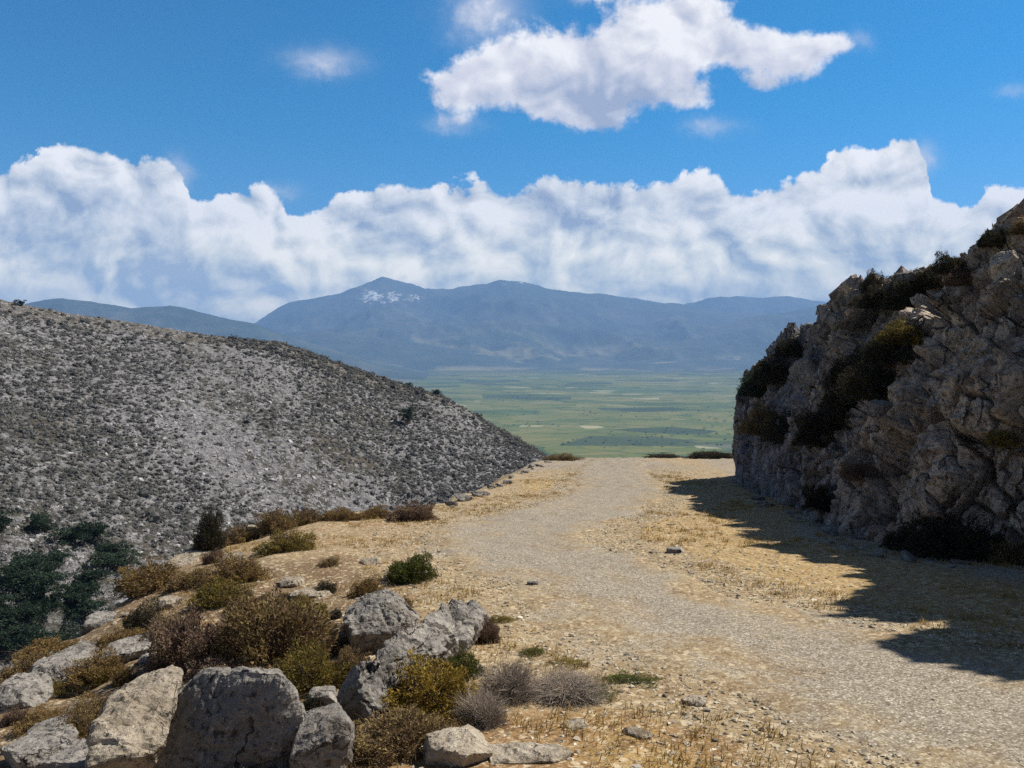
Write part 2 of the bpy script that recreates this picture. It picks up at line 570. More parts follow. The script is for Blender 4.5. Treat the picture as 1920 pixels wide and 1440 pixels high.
# ---------------------------------------------------------------- rocks
def hull_mesh(pts, edge, rough, seed, name, smooth=2, crack=0.0, chops=12):
    """an angular block: convex hull of the points, cut fine, weathered with noise; pts in world space, base returned"""
    bm = bmesh.new()
    for p in pts: bm.verts.new(p)
    r = bmesh.ops.convex_hull(bm, input=bm.verts)
    bmesh.ops.delete(bm, geom=[v for v in bm.verts if not v.link_faces], context='VERTS')
    me0 = bpy.data.meshes.new('hull'); bm.to_mesh(me0); bm.free()
    tmp = bpy.data.objects.new('hull', me0); COL.objects.link(tmp)
    md = tmp.modifiers.new('r', 'REMESH'); md.mode = 'VOXEL'; md.voxel_size = edge
    dg = bpy.context.evaluated_depsgraph_get()
    me1 = bpy.data.meshes.new_from_object(tmp.evaluated_get(dg))
    bpy.data.objects.remove(tmp); bpy.data.meshes.remove(me0)
    bm = bmesh.new(); bm.from_mesh(me1); bpy.data.meshes.remove(me1)
    for _ in range(smooth):
        bmesh.ops.smooth_vert(bm, verts=bm.verts, factor=0.5, use_axis_x=True, use_axis_y=True, use_axis_z=True)
    bm.normal_update()
    bm.verts.index_update()
    co = np.array([v.co for v in bm.verts])
    no = np.array([v.normal for v in bm.verts])
    size = np.ptp(co, axis=0).max()
    rr = random.Random(seed * 13 + 1)
    cen = co.mean(0)
    ext = np.ptp(co, axis=0) / 2
    for _ in range(chops):
        pn = np.array([rr.gauss(0, 1), rr.gauss(0, 1), rr.gauss(0.2, .8)]) ; pn /= np.linalg.norm(pn)
        h = (co - cen) @ pn
        lim = h.max() * rr.uniform(.68, .93)
        lim = lim + 0.012 * size * fbm(co / size * 5 + seed, 3, seed=seed + 3)
        co = co - np.maximum(h - lim, 0)[:, None] * pn * 0.97
    q = co / size
    d = rough * size * (0.9 * fbm(q * 3.0 + seed * 3.7, 5, 0.55, seed=seed) + 0.35 * fbm(q * 5 + seed, 4, seed=seed + 5, ridged=True))
    if crack:
        rr = random.Random(seed)
        for _ in range(5):                        # split planes: shallow steps where the block broke
            pn = np.array([rr.gauss(0, 1), rr.gauss(0, 1), rr.gauss(0, .6)]); pn /= np.linalg.norm(pn)
            h = (q - q.mean(0)) @ pn + rr.uniform(-.28, .28) + 0.03 * fbm(q * 4 + seed, 3, seed=seed + 2)
            d += size * crack * (sstep(-0.006, 0.006, h) - 0.5) * 1.1 - size * crack * 0.8 * np.exp(-(h / 0.010) ** 2)
        d += size * 0.016 * fbm(q * 13 + seed, 5, 0.62, seed=seed + 7, ridged=True)
        f1, f2, cid = worley(q * 7 + 0.5 * fbm(q * 5, 3, seed=seed)[:, None] + seed, seed)
        d += size * 0.020 * (cid - 0.5)
    co = co + no * d[:, None]
    base = Vector((co[:, 0].mean(), co[:, 1].mean(), co[:, 2].min()))
    co -= np.array(base)
    faces = np.array([[v.index for v in f.verts] for f in bm.faces if len(f.verts) == 4])
    bm.free()
    return mesh_np(name, co, faces, False), base

def boulder(name, pts, label, mat='limestone', edge=0.035, rough=0.035, seed=1, crack=0.02, cat='boulder', group=None):
    me, base = hull_mesh(pts, edge * 0.62, rough * 0.7, seed, name, 1, crack * 0.6)
    o = link(name, me, MAT[mat], loc=base)
    return tag(o, label, cat, group)

def block(px, pyb, w, h, depth, seed, lean=0.15, yaw=0.0, sink=0.25):
    """points of a random block standing on the ground at a photo pixel; sizes in photo pixels"""
    g = brink_pt(px, pyb) if pyb < 1120 else ground_pt(px, pyb)
    s = g.y / F
    h = max(h - 0.6 * depth * max(0, (pyb - HOR) / F - 0.05), 0.4 * h)
    r = random.Random(seed)
    pts = []
    for sx in (-1, 1):
        for sy in (-1, 1):
            for zz in (-sink, 0.45, 1.0):
                top = r.uniform(.6, 1.05) if zz > 0.9 else r.uniform(.8, 1.08)
                x = sx * top * w / 2 * s + lean * zz * h * s * 0.5 + r.uniform(-.12, .12) * w * s
                y = sy * (r.uniform(.85, 1.1) if sy < 0 else top) * depth / 2 * s + r.uniform(-.12, .12) * depth * s
                zk = zz * (1 if zz < 0.9 else r.uniform(.62, 1.0))
                x, y = x * math.cos(yaw) - y * math.sin(yaw), x * math.sin(yaw) + y * math.cos(yaw)
                pts.append((g.x + x, g.y + y + depth / 2 * s * 0.6, g.z + zk * h * s))
    return pts

# the four big foreground blocks, each with its own hand-set corners (photo pixel, distance)
A = lambda L: [at(*p) for p in L]
boulder('boulder', A([(158, 1380, 5.3), (140, 1480, 5.0), (256, 1480, 5.0), (276, 1372, 5.3), (338, 1304, 5.75), (336, 1256, 6.05), (300, 1258, 6.15), (212, 1296, 5.9),
                      (176, 1340, 5.6), (150, 1500, 5.6), (240, 1480, 5.5), (300, 1330, 6.0)]),
        'pale speckled boulder with a broad sunlit sloping face at the lower left', seed=3, rough=0.03, mat='pale')
boulder('boulder', A([(272, 1430, 5.55), (262, 1560, 5.6), (570, 1560, 5.6), (560, 1400, 5.55), (548, 1350, 5.5), (512, 1296, 5.5), (425, 1290, 5.42), (350, 1306, 5.45), (300, 1368, 5.5), (372, 1270, 6.1), (505, 1266, 6.2),
                      (568, 1340, 6.2), (300, 1340, 6.2), (300, 1500, 6.4), (560, 1500, 6.4)]),
        'large square boulder with a blue shaded front and a narrow sunlit top edge', seed=5, rough=0.03, crack=0.02)
boulder('boulder', A([(606, 1400, 6.05), (700, 1400, 5.95), (598, 1340, 6.35), (690, 1208, 6.35), (716, 1250, 6.1), (664, 1225, 6.5), (840, 1235, 7.3), (845, 1128, 8.5),
                      (930, 1128, 9.4), (925, 1165, 9.2), (780, 1158, 7.6), (860, 1225, 8.3), (640, 1400, 7.2), (905, 1190, 9.0), (800, 1270, 7.2), (890, 1118, 9.2)]),
        'long ridge-backed boulder pointing to the road, steep blue shaded end and speckled top', seed=8, rough=0.022, crack=0.02)
boulder('boulder', A([(642, 1178, 8.6), (655, 1200, 8.5), (770, 1195, 8.6), (790, 1150, 9.2), (755, 1108, 9.8), (705, 1094, 10.0), (668, 1112, 9.6), (690, 1200, 9.5), (730, 1130, 8.9), (640, 1160, 9.0), (660, 1260, 8.6), (775, 1260, 8.7), (700, 1260, 9.6)]),
        'hump-backed boulder behind the ridge-backed one, pale top over a dark hollow', seed=11, rough=0.05)
BLK = [  # px, base py, w, h, depth, yaw, material, label
    (580, 1470, 110, 150, 150, 0.2, 'limestone', 'blue shaded boulder wedged between the square boulder and the ridge-backed boulder'),
    (85, 1300, 115, 80, 130, 0.5, 'limestone', 'grey boulder with a jagged top at the left edge, above the rust-coloured ledge'),
    (5, 1345, 95, 80, 110, 0.2, 'limestone', 'dark-sided boulder cut by the left picture edge'),
    (30, 1455, 150, 75, 120, 0.7, 'limestone', 'low boulder in the lower left corner with a pale slanting top'),
    (110, 1470, 120, 70, 120, -0.3, 'limestone', 'shaded boulder at the bottom left below a dark brown bush'),
    (215, 1255, 95, 52, 110, 0.5, 'limestone', 'weathered block with an orange-grown top between bushes on the left slope'),
    (165, 1185, 70, 36, 80, 0.3, 'limestone', 'shaded rock below the wide rust bush at the drop'),
    (345, 1052, 75, 18, 110, 0.1, 'pale', 'flat pale slab at the brink of the drop, near the tall dark shrub'),
    (330, 1040, 40, 16, 60, 0.0, 'pale', 'small cream rock lying on the flat pale slab at the brink'),
    (425, 1062, 38, 22, 40, 0.3, 'pale', 'upright cream stone beside a purple-brown bush near the brink'),
    (855, 1455, 150, 80, 120, 0.35, 'pale', 'pale rock ledge rising from the rusty soil at the bottom edge, with lichen'),
    (1000, 1450, 170, 30, 90, 0.0, 'pale', 'flat cream bedrock slab level with the soil at the bottom edge'),
    (1080, 1385, 50, 20, 40, 0.2, 'pale', 'small cream stone on the rusty soil right of the pale ledge'),
    (1205, 1402, 40, 18, 60, 0.9, 'pale', 'narrow cream stone lying slantwise on the soil near the road'),
    (1312, 1336, 48, 10, 40, -0.2, 'pale', 'flat whitish stone half buried in the road verge'),
    (262, 1258, 34, 26, 40, 0.2, 'limestone', 'pale grey rock poking out beneath the brown-purple bush'),
    (98, 1312, 36, 30, 40, 0.0, 'pale', 'rounded cream stone resting on the orange ledge'),
    (130, 1355, 60, 34, 60, 0.4, 'pale', 'cream rock just above the dark brown bush at lower left'),
    (300, 1150, 46, 30, 50, 0.3, 'pale', 'cream stone between the rust bush and the brown-purple bush'),
    (535, 1105, 46, 20, 50, 0.2, 'pale', 'pale broken stone near the small dark green bush'),
    (580, 1125, 90, 14, 50, 0.1, 'pale', 'low flat stone in front of the small dark green bush'),
    (632, 1220, 50, 40, 50, 0.1, 'pale', 'cream rock tucked behind the olive bush beside the ridge-backed boulder'),
    (400, 1292, 70, 26, 50, 0.3, 'limestone', 'broken grey rock lying in the twigs on top of the square boulder'),
    (60, 1405, 80, 40, 70, 0.9, 'limestone', 'tilted grey rock between the low corner boulder and the left edge boulders'),
    (255, 1400, 50, 40, 60, 0.5, 'limestone', 'dark rock in the cleft between the pale speckled and the square boulder'),
    (590, 1345, 60, 50, 60, 0.2, 'limestone', 'shaded rock wedged against the steep end of the ridge-backed boulder'),
    (125, 1255, 60, 34, 60, 0.4, 'limestone', 'grey rock half covered by orange bushes on the left ledge'),
    (690, 1062, 34, 12, 40, 0.4, 'pale', 'flat pale stone left of the round olive bush'),
    (465, 985, 24, 28, 30, 0.1, 'pale', 'small upright whitish stone among brown bushes at the brink'),
]
for i, (px, pb, w, h, dp, yaw, mt, lab) in enumerate(BLK):
    big = w >= 60
    boulder('boulder' if big else 'stone', block(px, pb, w, h, dp, 100 + i * 7, yaw=yaw), lab, mt, 0.035 if big else 0.02, 0.035, 20 + i, 0.012,
            'boulder' if big else 'stone')

# ---------------------------------------------------------------- shrubs
def dome_pts(n, rng, flat=0.62, lumps=None, inner=0.35):
    v = rng.normal(size=(n, 3))
    v[:, 2] = np.abs(v[:, 2]) * 0.9 - 0.08
    v /= np.linalg.norm(v, axis=1)[:, None]
    r = 0.5 * (1 - inner * rng.random(n) ** 2.2)
    if lumps is not None:
        r = r * (0.84 + 0.34 * vnoise(v * 2.1 + lumps, 3) + 0.26 * vnoise(v * 5.2 + lumps, 5))
    p = v * r[:, None]
    p[:, 2] *= flat / 0.5
    p[:, 2] = np.maximum(p[:, 2], -0.02)
    return p, v

def leaf_quads(p, nrm, rng, L, W, up=0.4):
    n = len(p)
    d = nrm * 0.7 + rng.normal(size=(n, 3)) * 0.55
    d[:, 2] += up
    d /= np.linalg.norm(d, axis=1)[:, None]
    s = np.cross(d, rng.normal(size=(n, 3)))
    s /= np.linalg.norm(s, axis=1)[:, None]
    l = (L * rng.uniform(.6, 1.4, n))[:, None]
    w = (W * rng.uniform(.6, 1.3, n))[:, None]
    q = np.stack([p, p + d * l * .5 + s * w * .5, p + d * l, p + d * l * .5 - s * w * .5], 1)
    return q.reshape(-1, 3), np.arange(n * 4).reshape(n, 4)

def twigs_np(n, rng, reach, rad, lumps, bend=0.12, flat=0.62, sub=2):
    """thin three-sided tapering twigs from the root outward, with side twigs"""
    V, Fc, T = [], [], []
    ends, v = dome_pts(n, rng, flat, lumps, 0.15)
    ends *= reach
    def tube(a, b, r0, r1, c):
        k = 5
        mid = (a + b) / 2 + rng.normal(size=3) * bend * np.linalg.norm(b - a)
        t = np.linspace(0, 1, k)[:, None]
        c_ = (1 - t) ** 2 * a + 2 * t * (1 - t) * mid + t ** 2 * b
        ax = (b - a) / (np.linalg.norm(b - a) + 1e-9)
        u = np.cross(ax, [0.3, 0.5, 0.8]); u /= np.linalg.norm(u) + 1e-9
        w = np.cross(ax, u)
        o = len(V) and sum(len(x) for x in V)
        r = (r0 + (r1 - r0) * t)
        ring = np.stack([c_ + r * (math.cos(q) * u + math.sin(q) * w) for q in (0, 2.09, 4.19)], 1)
        V.append(ring.reshape(-1, 3)); T.append(np.full(k * 3, c))
        for i in range(k - 1):
            for j in range(3):
                a0 = o + i * 3 + j; a1 = o + i * 3 + (j + 1) % 3
                Fc.append((a0, a1, a1 + 3, a0 + 3))
        return c_
    for e in ends:
        root = np.array([rng.normal() * .05, rng.normal() * .05, -0.03])
        c = rng.random()
        pth = tube(root, e, rad, rad * .35, c)
        for _ in range(sub):
            a = pth[rng.integers(2, 4)]
            tube(a, a + (e - root) * 0.35 + rng.normal(size=3) * 0.10, rad * .55, rad * .2, c)
    return np.vstack(V), np.array(Fc), np.concatenate(T)

FOL, TWG = [], []
for k in range(6):
    rng = np.random.default_rng(50 + k)
    lumps = np.array([k * 7.3, k * 3.1, k * 1.7])
    p, nv = dome_pts(21000, rng, 0.62, lumps, 0.5)
    clump = vnoise(p * 9.0 + k * 11, 77)
    keep = rng.random(len(p)) < np.clip(0.62 + 0.75 * clump, 0.06, 1)
    p, nv, clump = p[keep], nv[keep], clump[keep]
    V, Fc = leaf_quads(p, nv, rng, 0.040, 0.016)
    tint = np.repeat(np.clip(0.45 + 0.3 * clump + 0.25 * rng.normal(size=len(p)) * .8, 0, 1), 4)
    FOL.append(mesh_np('foliage', V, Fc, False, {'tint': tint}))
    V, Fc, T = twigs_np(150, rng, 0.99, 0.0055, lumps)
    TWG.append(mesh_np('twigs', V, Fc, False, {'tint': T}))
# a bare, dry kind: mostly twigs
rng = np.random.default_rng(91)
V, Fc, T = twigs_np(620, rng, 1.0, 0.0046, np.array([3.3, 8.1, 2.2]), 0.2, 0.55, 4)
DEADT = mesh_np('twigs', V, Fc, False, {'tint': T})
p, nv = dome_pts(3200, rng, 0.55, np.array([3.3, 8.1, 2.2]), 0.5)
V, Fc = leaf_quads(p, nv, rng, 0.03, 0.010)
DEADF = mesh_np('foliage', V, Fc, False, {'tint': np.repeat(rng.random(len(p)), 4)})

def shrub(loc, w, h, mat, k, label, name='shrub', cat='shrub', group=None, rz=None, dead=False, tilt=(0, 0), dy=None):
    e = bpy.data.objects.new(name, None)
    COL.objects.link(e)
    e.empty_display_size = 0.1
    e.location = loc
    e.scale = (w, dy or w, h / 0.62)
    e.rotation_euler = (tilt[0], tilt[1], random.uniform(0, 6.28) if rz is None else rz)
    tag(e, label, cat, group)
    link('foliage', DEADF if dead else FOL[k % 6], MAT[mat], e)
    link('twigs', DEADT if dead else TWG[k % 6], MAT['deadtwig' if dead or mat == 'grey' else 'twig'], e)
    return e

SHR = [  # px, base py, w, h (photo px), material, proto, label
    (768, 1092, 100, 52, 'green', 0, 'round olive green bush standing alone on bare soil at the middle left'),
    (532, 1038, 98, 44, 'olive', 1, 'low olive-brown bush casting a shadow on the open soil near the brink'),
    (437, 1098, 110, 52, 'rust', 2, 'rust and green bush on the soil above the big brown bushes'),
    (272, 1112, 130, 56, 'rust', 3, 'wide rust-coloured bush at the brink, its right half golden'),
    (185, 1145, 130, 74, 'purple', 4, 'purplish brown bush leaning over the drop at the left'),
    (345, 1262, 165, 128, 'purple', 5, 'brown-purple bush directly above the square boulder'),
    (505, 1250, 215, 150, 'brown', 0, 'biggest brown bush with a greenish crown above the square boulder'),
    (560, 1205, 120, 80, 'olive', 3, 'olive crown of bush at the right shoulder of the biggest brown bush'),
    (572, 1312, 140, 105, 'olive', 2, 'olive bush in the gap between the square and the ridge-backed boulder'),
    (805, 1345, 200, 115, 'yellow', 1, 'large yellow-olive bush leaning against the ridge-backed boulder'),
    (745, 1425, 190, 95, 'brown', 4, 'dark brown bush below the large yellow-olive bush'),
    (868, 1282, 70, 56, 'green', 3, 'small bright green bush top behind the large yellow-olive bush'),
    (912, 1212, 62, 55, 'purple', 5, 'small purple-brown bush at the right end of the ridge-backed boulder'),
    (735, 1172, 90, 58, 'brown', 0, 'brown bush growing in the hollow of the hump-backed boulder'),
    (603, 1116, 42, 24, 'dark', 1, 'tiny dark green bush on pale stones'),
    (612, 1066, 46, 20, 'brown', 2, 'tiny brown bush on open soil left of the round olive bush'),
    (388, 1030, 52, 78, 'dark', 3, 'tall nearly black shrub standing upright at the brink'),
    (395, 1060, 46, 28, 'purple', 4, 'small purple-brown bush on the pale slab below the tall black shrub'),
    (772, 978, 88, 40, 'purple', 5, 'dark purple-brown bush at the brink where the road narrows'),
    (700, 974, 60, 24, 'rust', 0, 'rusty bush at the brink just left of the dark purple-brown bush'),
    (640, 978, 80, 26, 'rust', 2, 'long low rusty bush in the middle of the brink'),
    (570, 984, 60, 30, 'brown', 3, 'brown bush at the brink right of a taller one'),
    (512, 1000, 76, 46, 'brown', 4, 'taller brown bush at the brink above the olive-brown bush'),
    (440, 1002, 70, 36, 'brown', 1, 'brown bush at the brink right beside the tall black shrub'),
    (26, 1212, 110, 48, 'yellow', 3, 'yellow-green bush at the left edge beyond the rocks'),
    (62, 1172, 60, 34, 'dark', 5, 'dark bush at the brink by the left edge'),
    (118, 1402, 90, 60, 'brown', 2, 'dark brown bush above the shaded boulder at the bottom left'),
    (488, 1452, 60, 36, 'yellow', 4, 'small yellow-green tuft at the bottom edge in front of the square boulder'),
    (640, 1432, 70, 46, 'yellow', 5, 'small yellow bush at the foot of the ridge-backed boulder'),
    (165, 1290, 105, 60, 'rust', 0, 'orange-brown bush on the ledge at left'),
    (210, 1232, 110, 50, 'rust', 3, 'orange and pale bush on the ledge above the pale speckled boulder'),
    (250, 1190, 90, 52, 'dark', 2, 'dark low bush in the shade below the rust-coloured bushes'),
    (455, 1150, 70, 40, 'brown', 5, 'small brown bush behind the biggest brown bush'),
    (1000, 1240, 60, 20, 'green', 4, 'small green tuft at the edge of the soil above the grey dry bush'),
    (1178, 1296, 110, 26, 'green', 1, 'low green tuft beside the road right of the grey dry bush'),
    (300, 1215, 90, 60, 'brown', 1, 'brown bush between the purple bush and the orange ledge'),
    (655, 1285, 80, 66, 'brown', 4, 'brown bush in the shade left of the ridge-backed boulder end'),
    (700, 1350, 110, 80, 'olive', 0, 'olive-brown bush in front of the steep end of the ridge-backed boulder'),
    (20, 1290, 100, 50, 'brown', 2, 'brown bush behind the boulder cut by the left picture edge'),
    (75, 1240, 110, 46, 'rust', 5, 'rust bush above the jagged grey boulder at the left edge'),
    (130, 1200, 80, 40, 'olive', 1, 'olive bush at the brink above the left edge rocks'),
    (350, 1105, 90, 40, 'brown', 0, 'brown bush right of the golden half of the wide rust bush'),
    (250, 1345, 70, 40, 'brown', 3, 'brown bush tucked behind the pale speckled boulder'),
    (60, 1372, 90, 40, 'rust', 4, 'rust bush above the low corner boulder'),
    (680, 1120, 70, 34, 'rust', 2, 'rust bush just behind the hump-backed boulder'),
    (820, 1180, 60, 30, 'rust', 3, 'rusty tuft on the soil behind the ridge-backed boulder'),
    (410, 1290, 130, 56, 'purple', 1, 'purple-brown bush spilling over the back of the square boulder'),
    (330, 1330, 70, 44, 'brown', 5, 'brown bush in the notch between the pale speckled and the square boulder'),
    (150, 1365, 100, 50, 'brown', 0, 'brown bush against the left flank of the pale speckled boulder'),
    (70, 1325, 80, 40, 'olive', 4, 'olive bush between the left edge boulders'),
    (600, 1425, 80, 60, 'dark', 2, 'dark bush in the shade between the wedged boulder and the ridge-backed one'),
    (670, 1215, 70, 46, 'brown', 3, 'brown bush pressed behind the steep end of the ridge-backed boulder'),
    (410, 1140, 110, 50, 'olive', 4, 'olive bush between the rust and green bush and the biggest brown bush'),
    (1120, 1322, 120, 22, 'green', 3, 'flat yellow-green tuft below the low grey-brown dry bush'),
    (1060, 1262, 90, 22, 'olive', 0, 'flat olive tuft behind the low grey-brown dry bush'),
    (1215, 1282, 70, 18, 'olive', 5, 'thin olive tuft at the road edge right of the green tuft'),
    (940, 1175, 60, 20, 'olive', 2, 'thin olive tuft on the soil past the end of the ridge-backed boulder'),
    (1055, 862, 70, 14, 'brown', 2, 'brown bush at the far end of the platform where the hillside meets the road'),
    (1245, 860, 70, 9, 'dark', 3, 'low dark bush on the far brink in the middle of the road end'),
    (1338, 861, 90, 16, 'dark', 0, 'dark bush on the far brink next to the crag'),
    (1390, 861, 50, 14, 'brown', 4, 'brown bush on the far brink touching the crag'),
]
for i, (px, pb, w, h, mt, k, lab) in enumerate(SHR):
    g = brink_pt(px, pb) if pb < 1120 else ground_pt(px, pb)
    s = g.y / F
    g.z -= 0.03
    w *= 1.14; h = max(h * 1.1 - 0.30 * w * max(0, (pb - HOR) / F - 0.1) , h * 0.55)
    shrub(g, w * s, h * s, mt, k, lab, dy=w * s * (0.9 if g.y < 25 else 0.6), rz=None if g.y < 25 else random.uniform(-.3, .3))
for px, pb, w, h, lab in [(950, 1322, 140, 66, 'grey dry twiggy bush right of the large yellow-olive bush'),
                          (1070, 1318, 170, 40, 'low grey-brown dry bush stretching toward the road'),
                          (905, 1372, 110, 60, 'grey dry bush above the pale ledge at the bottom edge'),
                          (400, 1345, 120, 50, 'grey dead twigs in the gap above the square boulder')]:
    g = ground_pt(px, pb)
    s = g.y / F
    shrub(g, w * s, h * s, 'grey', 0, lab, dead=True)

# ---------------------------------------------------------------- the crag on the right
def interp_line(L, t):
    L = np.array(L, float)
    x = np.linspace(0, 1, len(L))
    out = np.stack([np.interp(t, x, L[:, k]) for k in range(L.shape[1])], 1)
    return out

def crag_surface():
    base_px = [(1410, 893), (1378, 905), (1425, 925), (1470, 942), (1515, 967), (1560, 992), (1620, 1015), (1700, 1032), (1800, 1044), (1920, 1056)]
    base = [tuple(plane_pt(*p)) for p in base_px] + [(9.2, 12.4), (9.9, 10.4), (12.5, 9.2), (18, 9)]
    cr = [at(1425, 690, 39), at(1398, 690, 37.0), at(1428, 655, 34.5), at(1475, 622, 32.5), at(1520, 585, 30.5), at(1562, 545, 28.5), at(1625, 520, 25.5), at(1705, 520, 23), at(1775, 480, 21),
          at(1880, 436, 18.6), at(2010, 410, 16.8), Vector((12.0, 14.0, 5.2)), Vector((12.2, 11.0, 6.8)), Vector((19, 11.0, 6.4))]
    cr = [tuple(c) for c in cr]
    gpow = [1.2, 1.2, 1.5, 1.7, 1.5, 1.0, 0.8, 1.1, 2.2, 2.6, 2.4, 2.2, 2, 2]
    slab = [1, 1, 1, 1, 0.8, 0.4, 0.1, 0, 0, 0, 0, 0, 0, 0]
    ns = 900
    t = np.linspace(0, 1, ns)
    B = interp_line(base, t); C = interp_line(cr, t)
    G = interp_line([(g,) for g in gpow], t)[:, 0]
    SLB = interp_line([(g,) for g in slab], t)[:, 0]
    for arr in (B, C):
        for _ in range(30):
            arr[1:-1] = (arr[:-2] + 2 * arr[1:-1] + arr[2:]) / 4
    nw, nb = 230, 60
    rows = []
    bz = -(H0 + SL * B[:, 1]) - 0.35
    for v in np.linspace(0, 1, nw):
        g = v ** G * 0.9 + 0.1 * v
        P = B + (C[:, :2] - B) * g[:, None]
        z = bz + (C[:, 2] - bz) * v
        rows.append(np.c_[P, z])
    for v in np.linspace(0, 1, nb + 1)[1:]:
        dirv = np.array([1.0, 0.35])
        P = C[:, :2] + dirv * v * 7.0
        z = C[:, 2] - 0.6 * v - 7.0 * v ** 2.2
        rows.append(np.c_[P, z])
    V = np.array(rows)                         # rows (up the wall) x ns
    nr = nw + nb
    # normals of the plain surface
    du = np.gradient(V, axis=1); dv = np.gradient(V, axis=0)
    Nn = np.cross(du, dv)
    Nn /= np.linalg.norm(Nn, axis=2)[:, :, None] + 1e-9
    P = V.reshape(-1, 3); Nn = Nn.reshape(-1, 3)
    if Nn[ns * 60 + ns // 2, 0] > 0: Nn = -Nn
    W3 = np.c_[fbm(P * .7, 3, seed=66), fbm(P * .7 + 9, 3, seed=67), fbm(P * .7 + 20, 3, seed=68)]
    d = 0.95 * fbm(P * np.array([.34, .34, .22]), 4, seed=61)
    f1, f2, cid = worley(P * np.array([0.55, 0.55, 0.22]) + 0.45 * W3, 5)
    d += 0.85 * (cid - 0.5) - 0.25 * sstep(0.10, 0.0, f2 - f1)
    f1, f2, cid = worley(P * np.array([1.5, 1.5, 0.55]) + 0.7 * W3, 15)
    d += 0.42 * (cid - 0.5)
    groove = sstep(0.10, 0.0, f2 - f1)
    d -= 0.16 * groove
    d += 0.34 * fbm(P * np.array([1.3, 1.3, 0.28]) + 0.3 * W3, 5, 0.55, seed=81, ridged=True)
    d += 0.22 * fbm(P * 2.6, 5, 0.62, seed=91)
    f1, f2, cid = worley(P * np.array([3.6, 3.6, 2.2]) + 0.8 * W3, 25)
    d += 0.17 * (cid - 0.5)
    groove = np.maximum(groove, 0.7 * sstep(0.12, 0.0, f2 - f1))
    vv = np.repeat(np.r_[np.linspace(0, 1, nw), np.full(nb, 1.0)], ns)
    d *= 0.45 + 0.55 * sstep(0.0, 0.25, vv)
    d *= 1 - 0.45 * np.tile(SLB, nr)
    rim = np.exp(-((vv - 1.0) / 0.12) ** 2)
    P = P + Nn * d[:, None]
    P[:, 2] += rim * (0.55 * fbm(P * np.array([.9, .9, 0]), 4, 0.6, seed=95) + 0.45 * fbm(P * np.array([1.6, 1.6, 0]), 3, seed=96, ridged=True) - 0.1)
    P[:, 2] -= 0.45 * sstep(0.3, 1.0, vv)
    return P.reshape(nr, ns, 3), np.tile(SLB, nr), groove, (nr, ns, nw)

CR, CR_SLAB, CR_GR, (cnr, cns, cnw) = crag_surface()
cme = mesh_np('rock_outcrop', CR.reshape(-1, 3) - np.array([11.0, 24.0, -5.0]), grid_faces(cnr, cns)[:, ::-1], False, {'slab': CR_SLAB, 'groove': CR_GR})
tag(link('rock_outcrop', cme, MAT['crag'], loc=(11.0, 24.0, -5.0)), 'tall rugged brown and grey rock outcrop in shade on the right of the road', 'rock outcrop')

# projected position of every outcrop point, to seat shrubs on its visible face
CRF = CR[:cnw + 8].reshape(-1, 3)
CRX = CX + F * CRF[:, 0] / CRF[:, 1]
CRY = HOR - F * CRF[:, 2] / CRF[:, 1]
def crag_pt(px, py):
    d2 = (CRX - px) ** 2 + (CRY - py) ** 2
    m = np.nonzero(d2 < 100)[0]
    k = m[np.argmin(CRF[m, 1])] if len(m) else np.argmin(d2)
    return Vector(CRF[k])

CSH = [  # px, py of the root, w, h, material, label
    (1425, 715, 90, 60, 'deep', 'dark green bush overhanging the left end of the outcrop'),
    (1440, 690, 80, 55, 'dark', 'dark bush on the shoulder above the overhanging green bush'),
    (1475, 655, 60, 36, 'dark', 'dark bush on the skyline at the lower left of the outcrop'),
    (1425, 790, 80, 56, 'brown', 'brown twiggy bush below the overhanging green bush'),
    (1470, 800, 90, 60, 'dark', 'dark bush right of the brown twiggy bush on the outcrop'),
    (1530, 800, 100, 70, 'dark', 'dark bush low in the cleft of the outcrop'),
    (1580, 760, 110, 80, 'dark', 'broad dark bush in the middle of the cleft'),
    (1635, 720, 110, 80, 'dark', 'dark bush against the crag at the right of the cleft'),
    (1590, 690, 90, 60, 'dark', 'dark bush in the cleft above the broad one'),
    (1660, 660, 100, 60, 'dark', 'dark bush high in the cleft beside the brown crag'),
    (1700, 625, 90, 46, 'olive', 'olive bush with a lighter top on a ledge of the crag'),
    (1600, 600, 70, 44, 'grey', 'pale grey bush on the upper left face of the outcrop'),
    (1585, 560, 56, 36, 'grey', 'pale grey bush on the skyline above the slab'),
    (1640, 560, 80, 50, 'dark', 'dark bush below the skyline bushes'),
    (1632, 528, 56, 40, 'dark', 'round dark bush on the skyline left of a pale ledge'),
    (1690, 560, 90, 56, 'dark', 'dark bush under the pale ledge near the top'),
    (1685, 522, 40, 24, 'grey', 'small pale bush on the skyline ledge'),
    (1740, 520, 70, 46, 'dark', 'dark bush on the skyline left of the crag'),
    (1772, 490, 60, 40, 'dark', 'round dark bush on the skyline beside the pinnacle'),
    (1790, 520, 60, 40, 'purple', 'purplish bush just below the skyline beside the pinnacle'),
    (1850, 445, 60, 30, 'dark', 'dark bush at the top of the pinnacle'),
    (1905, 425, 50, 30, 'brown', 'brown bush at the top right corner of the outcrop'),
    (1610, 880, 80, 34, 'purple', 'purplish low bush on the lower face of the outcrop'),
    (1545, 930, 90, 50, 'dark', 'dark bush at the foot of the outcrop'),
    (1800, 1010, 190, 90, 'dark', 'broad dark bush in deep shade at the foot of the crag'),
    (1905, 1040, 90, 50, 'brown', 'brown bush at the foot of the crag by the right edge'),
    (1700, 1010, 80, 40, 'dark', 'small dark bush at the foot of the crag left of the broad one'),
    (1880, 830, 60, 34, 'olive', 'olive bush on a ledge of the crag by the right edge'),
]
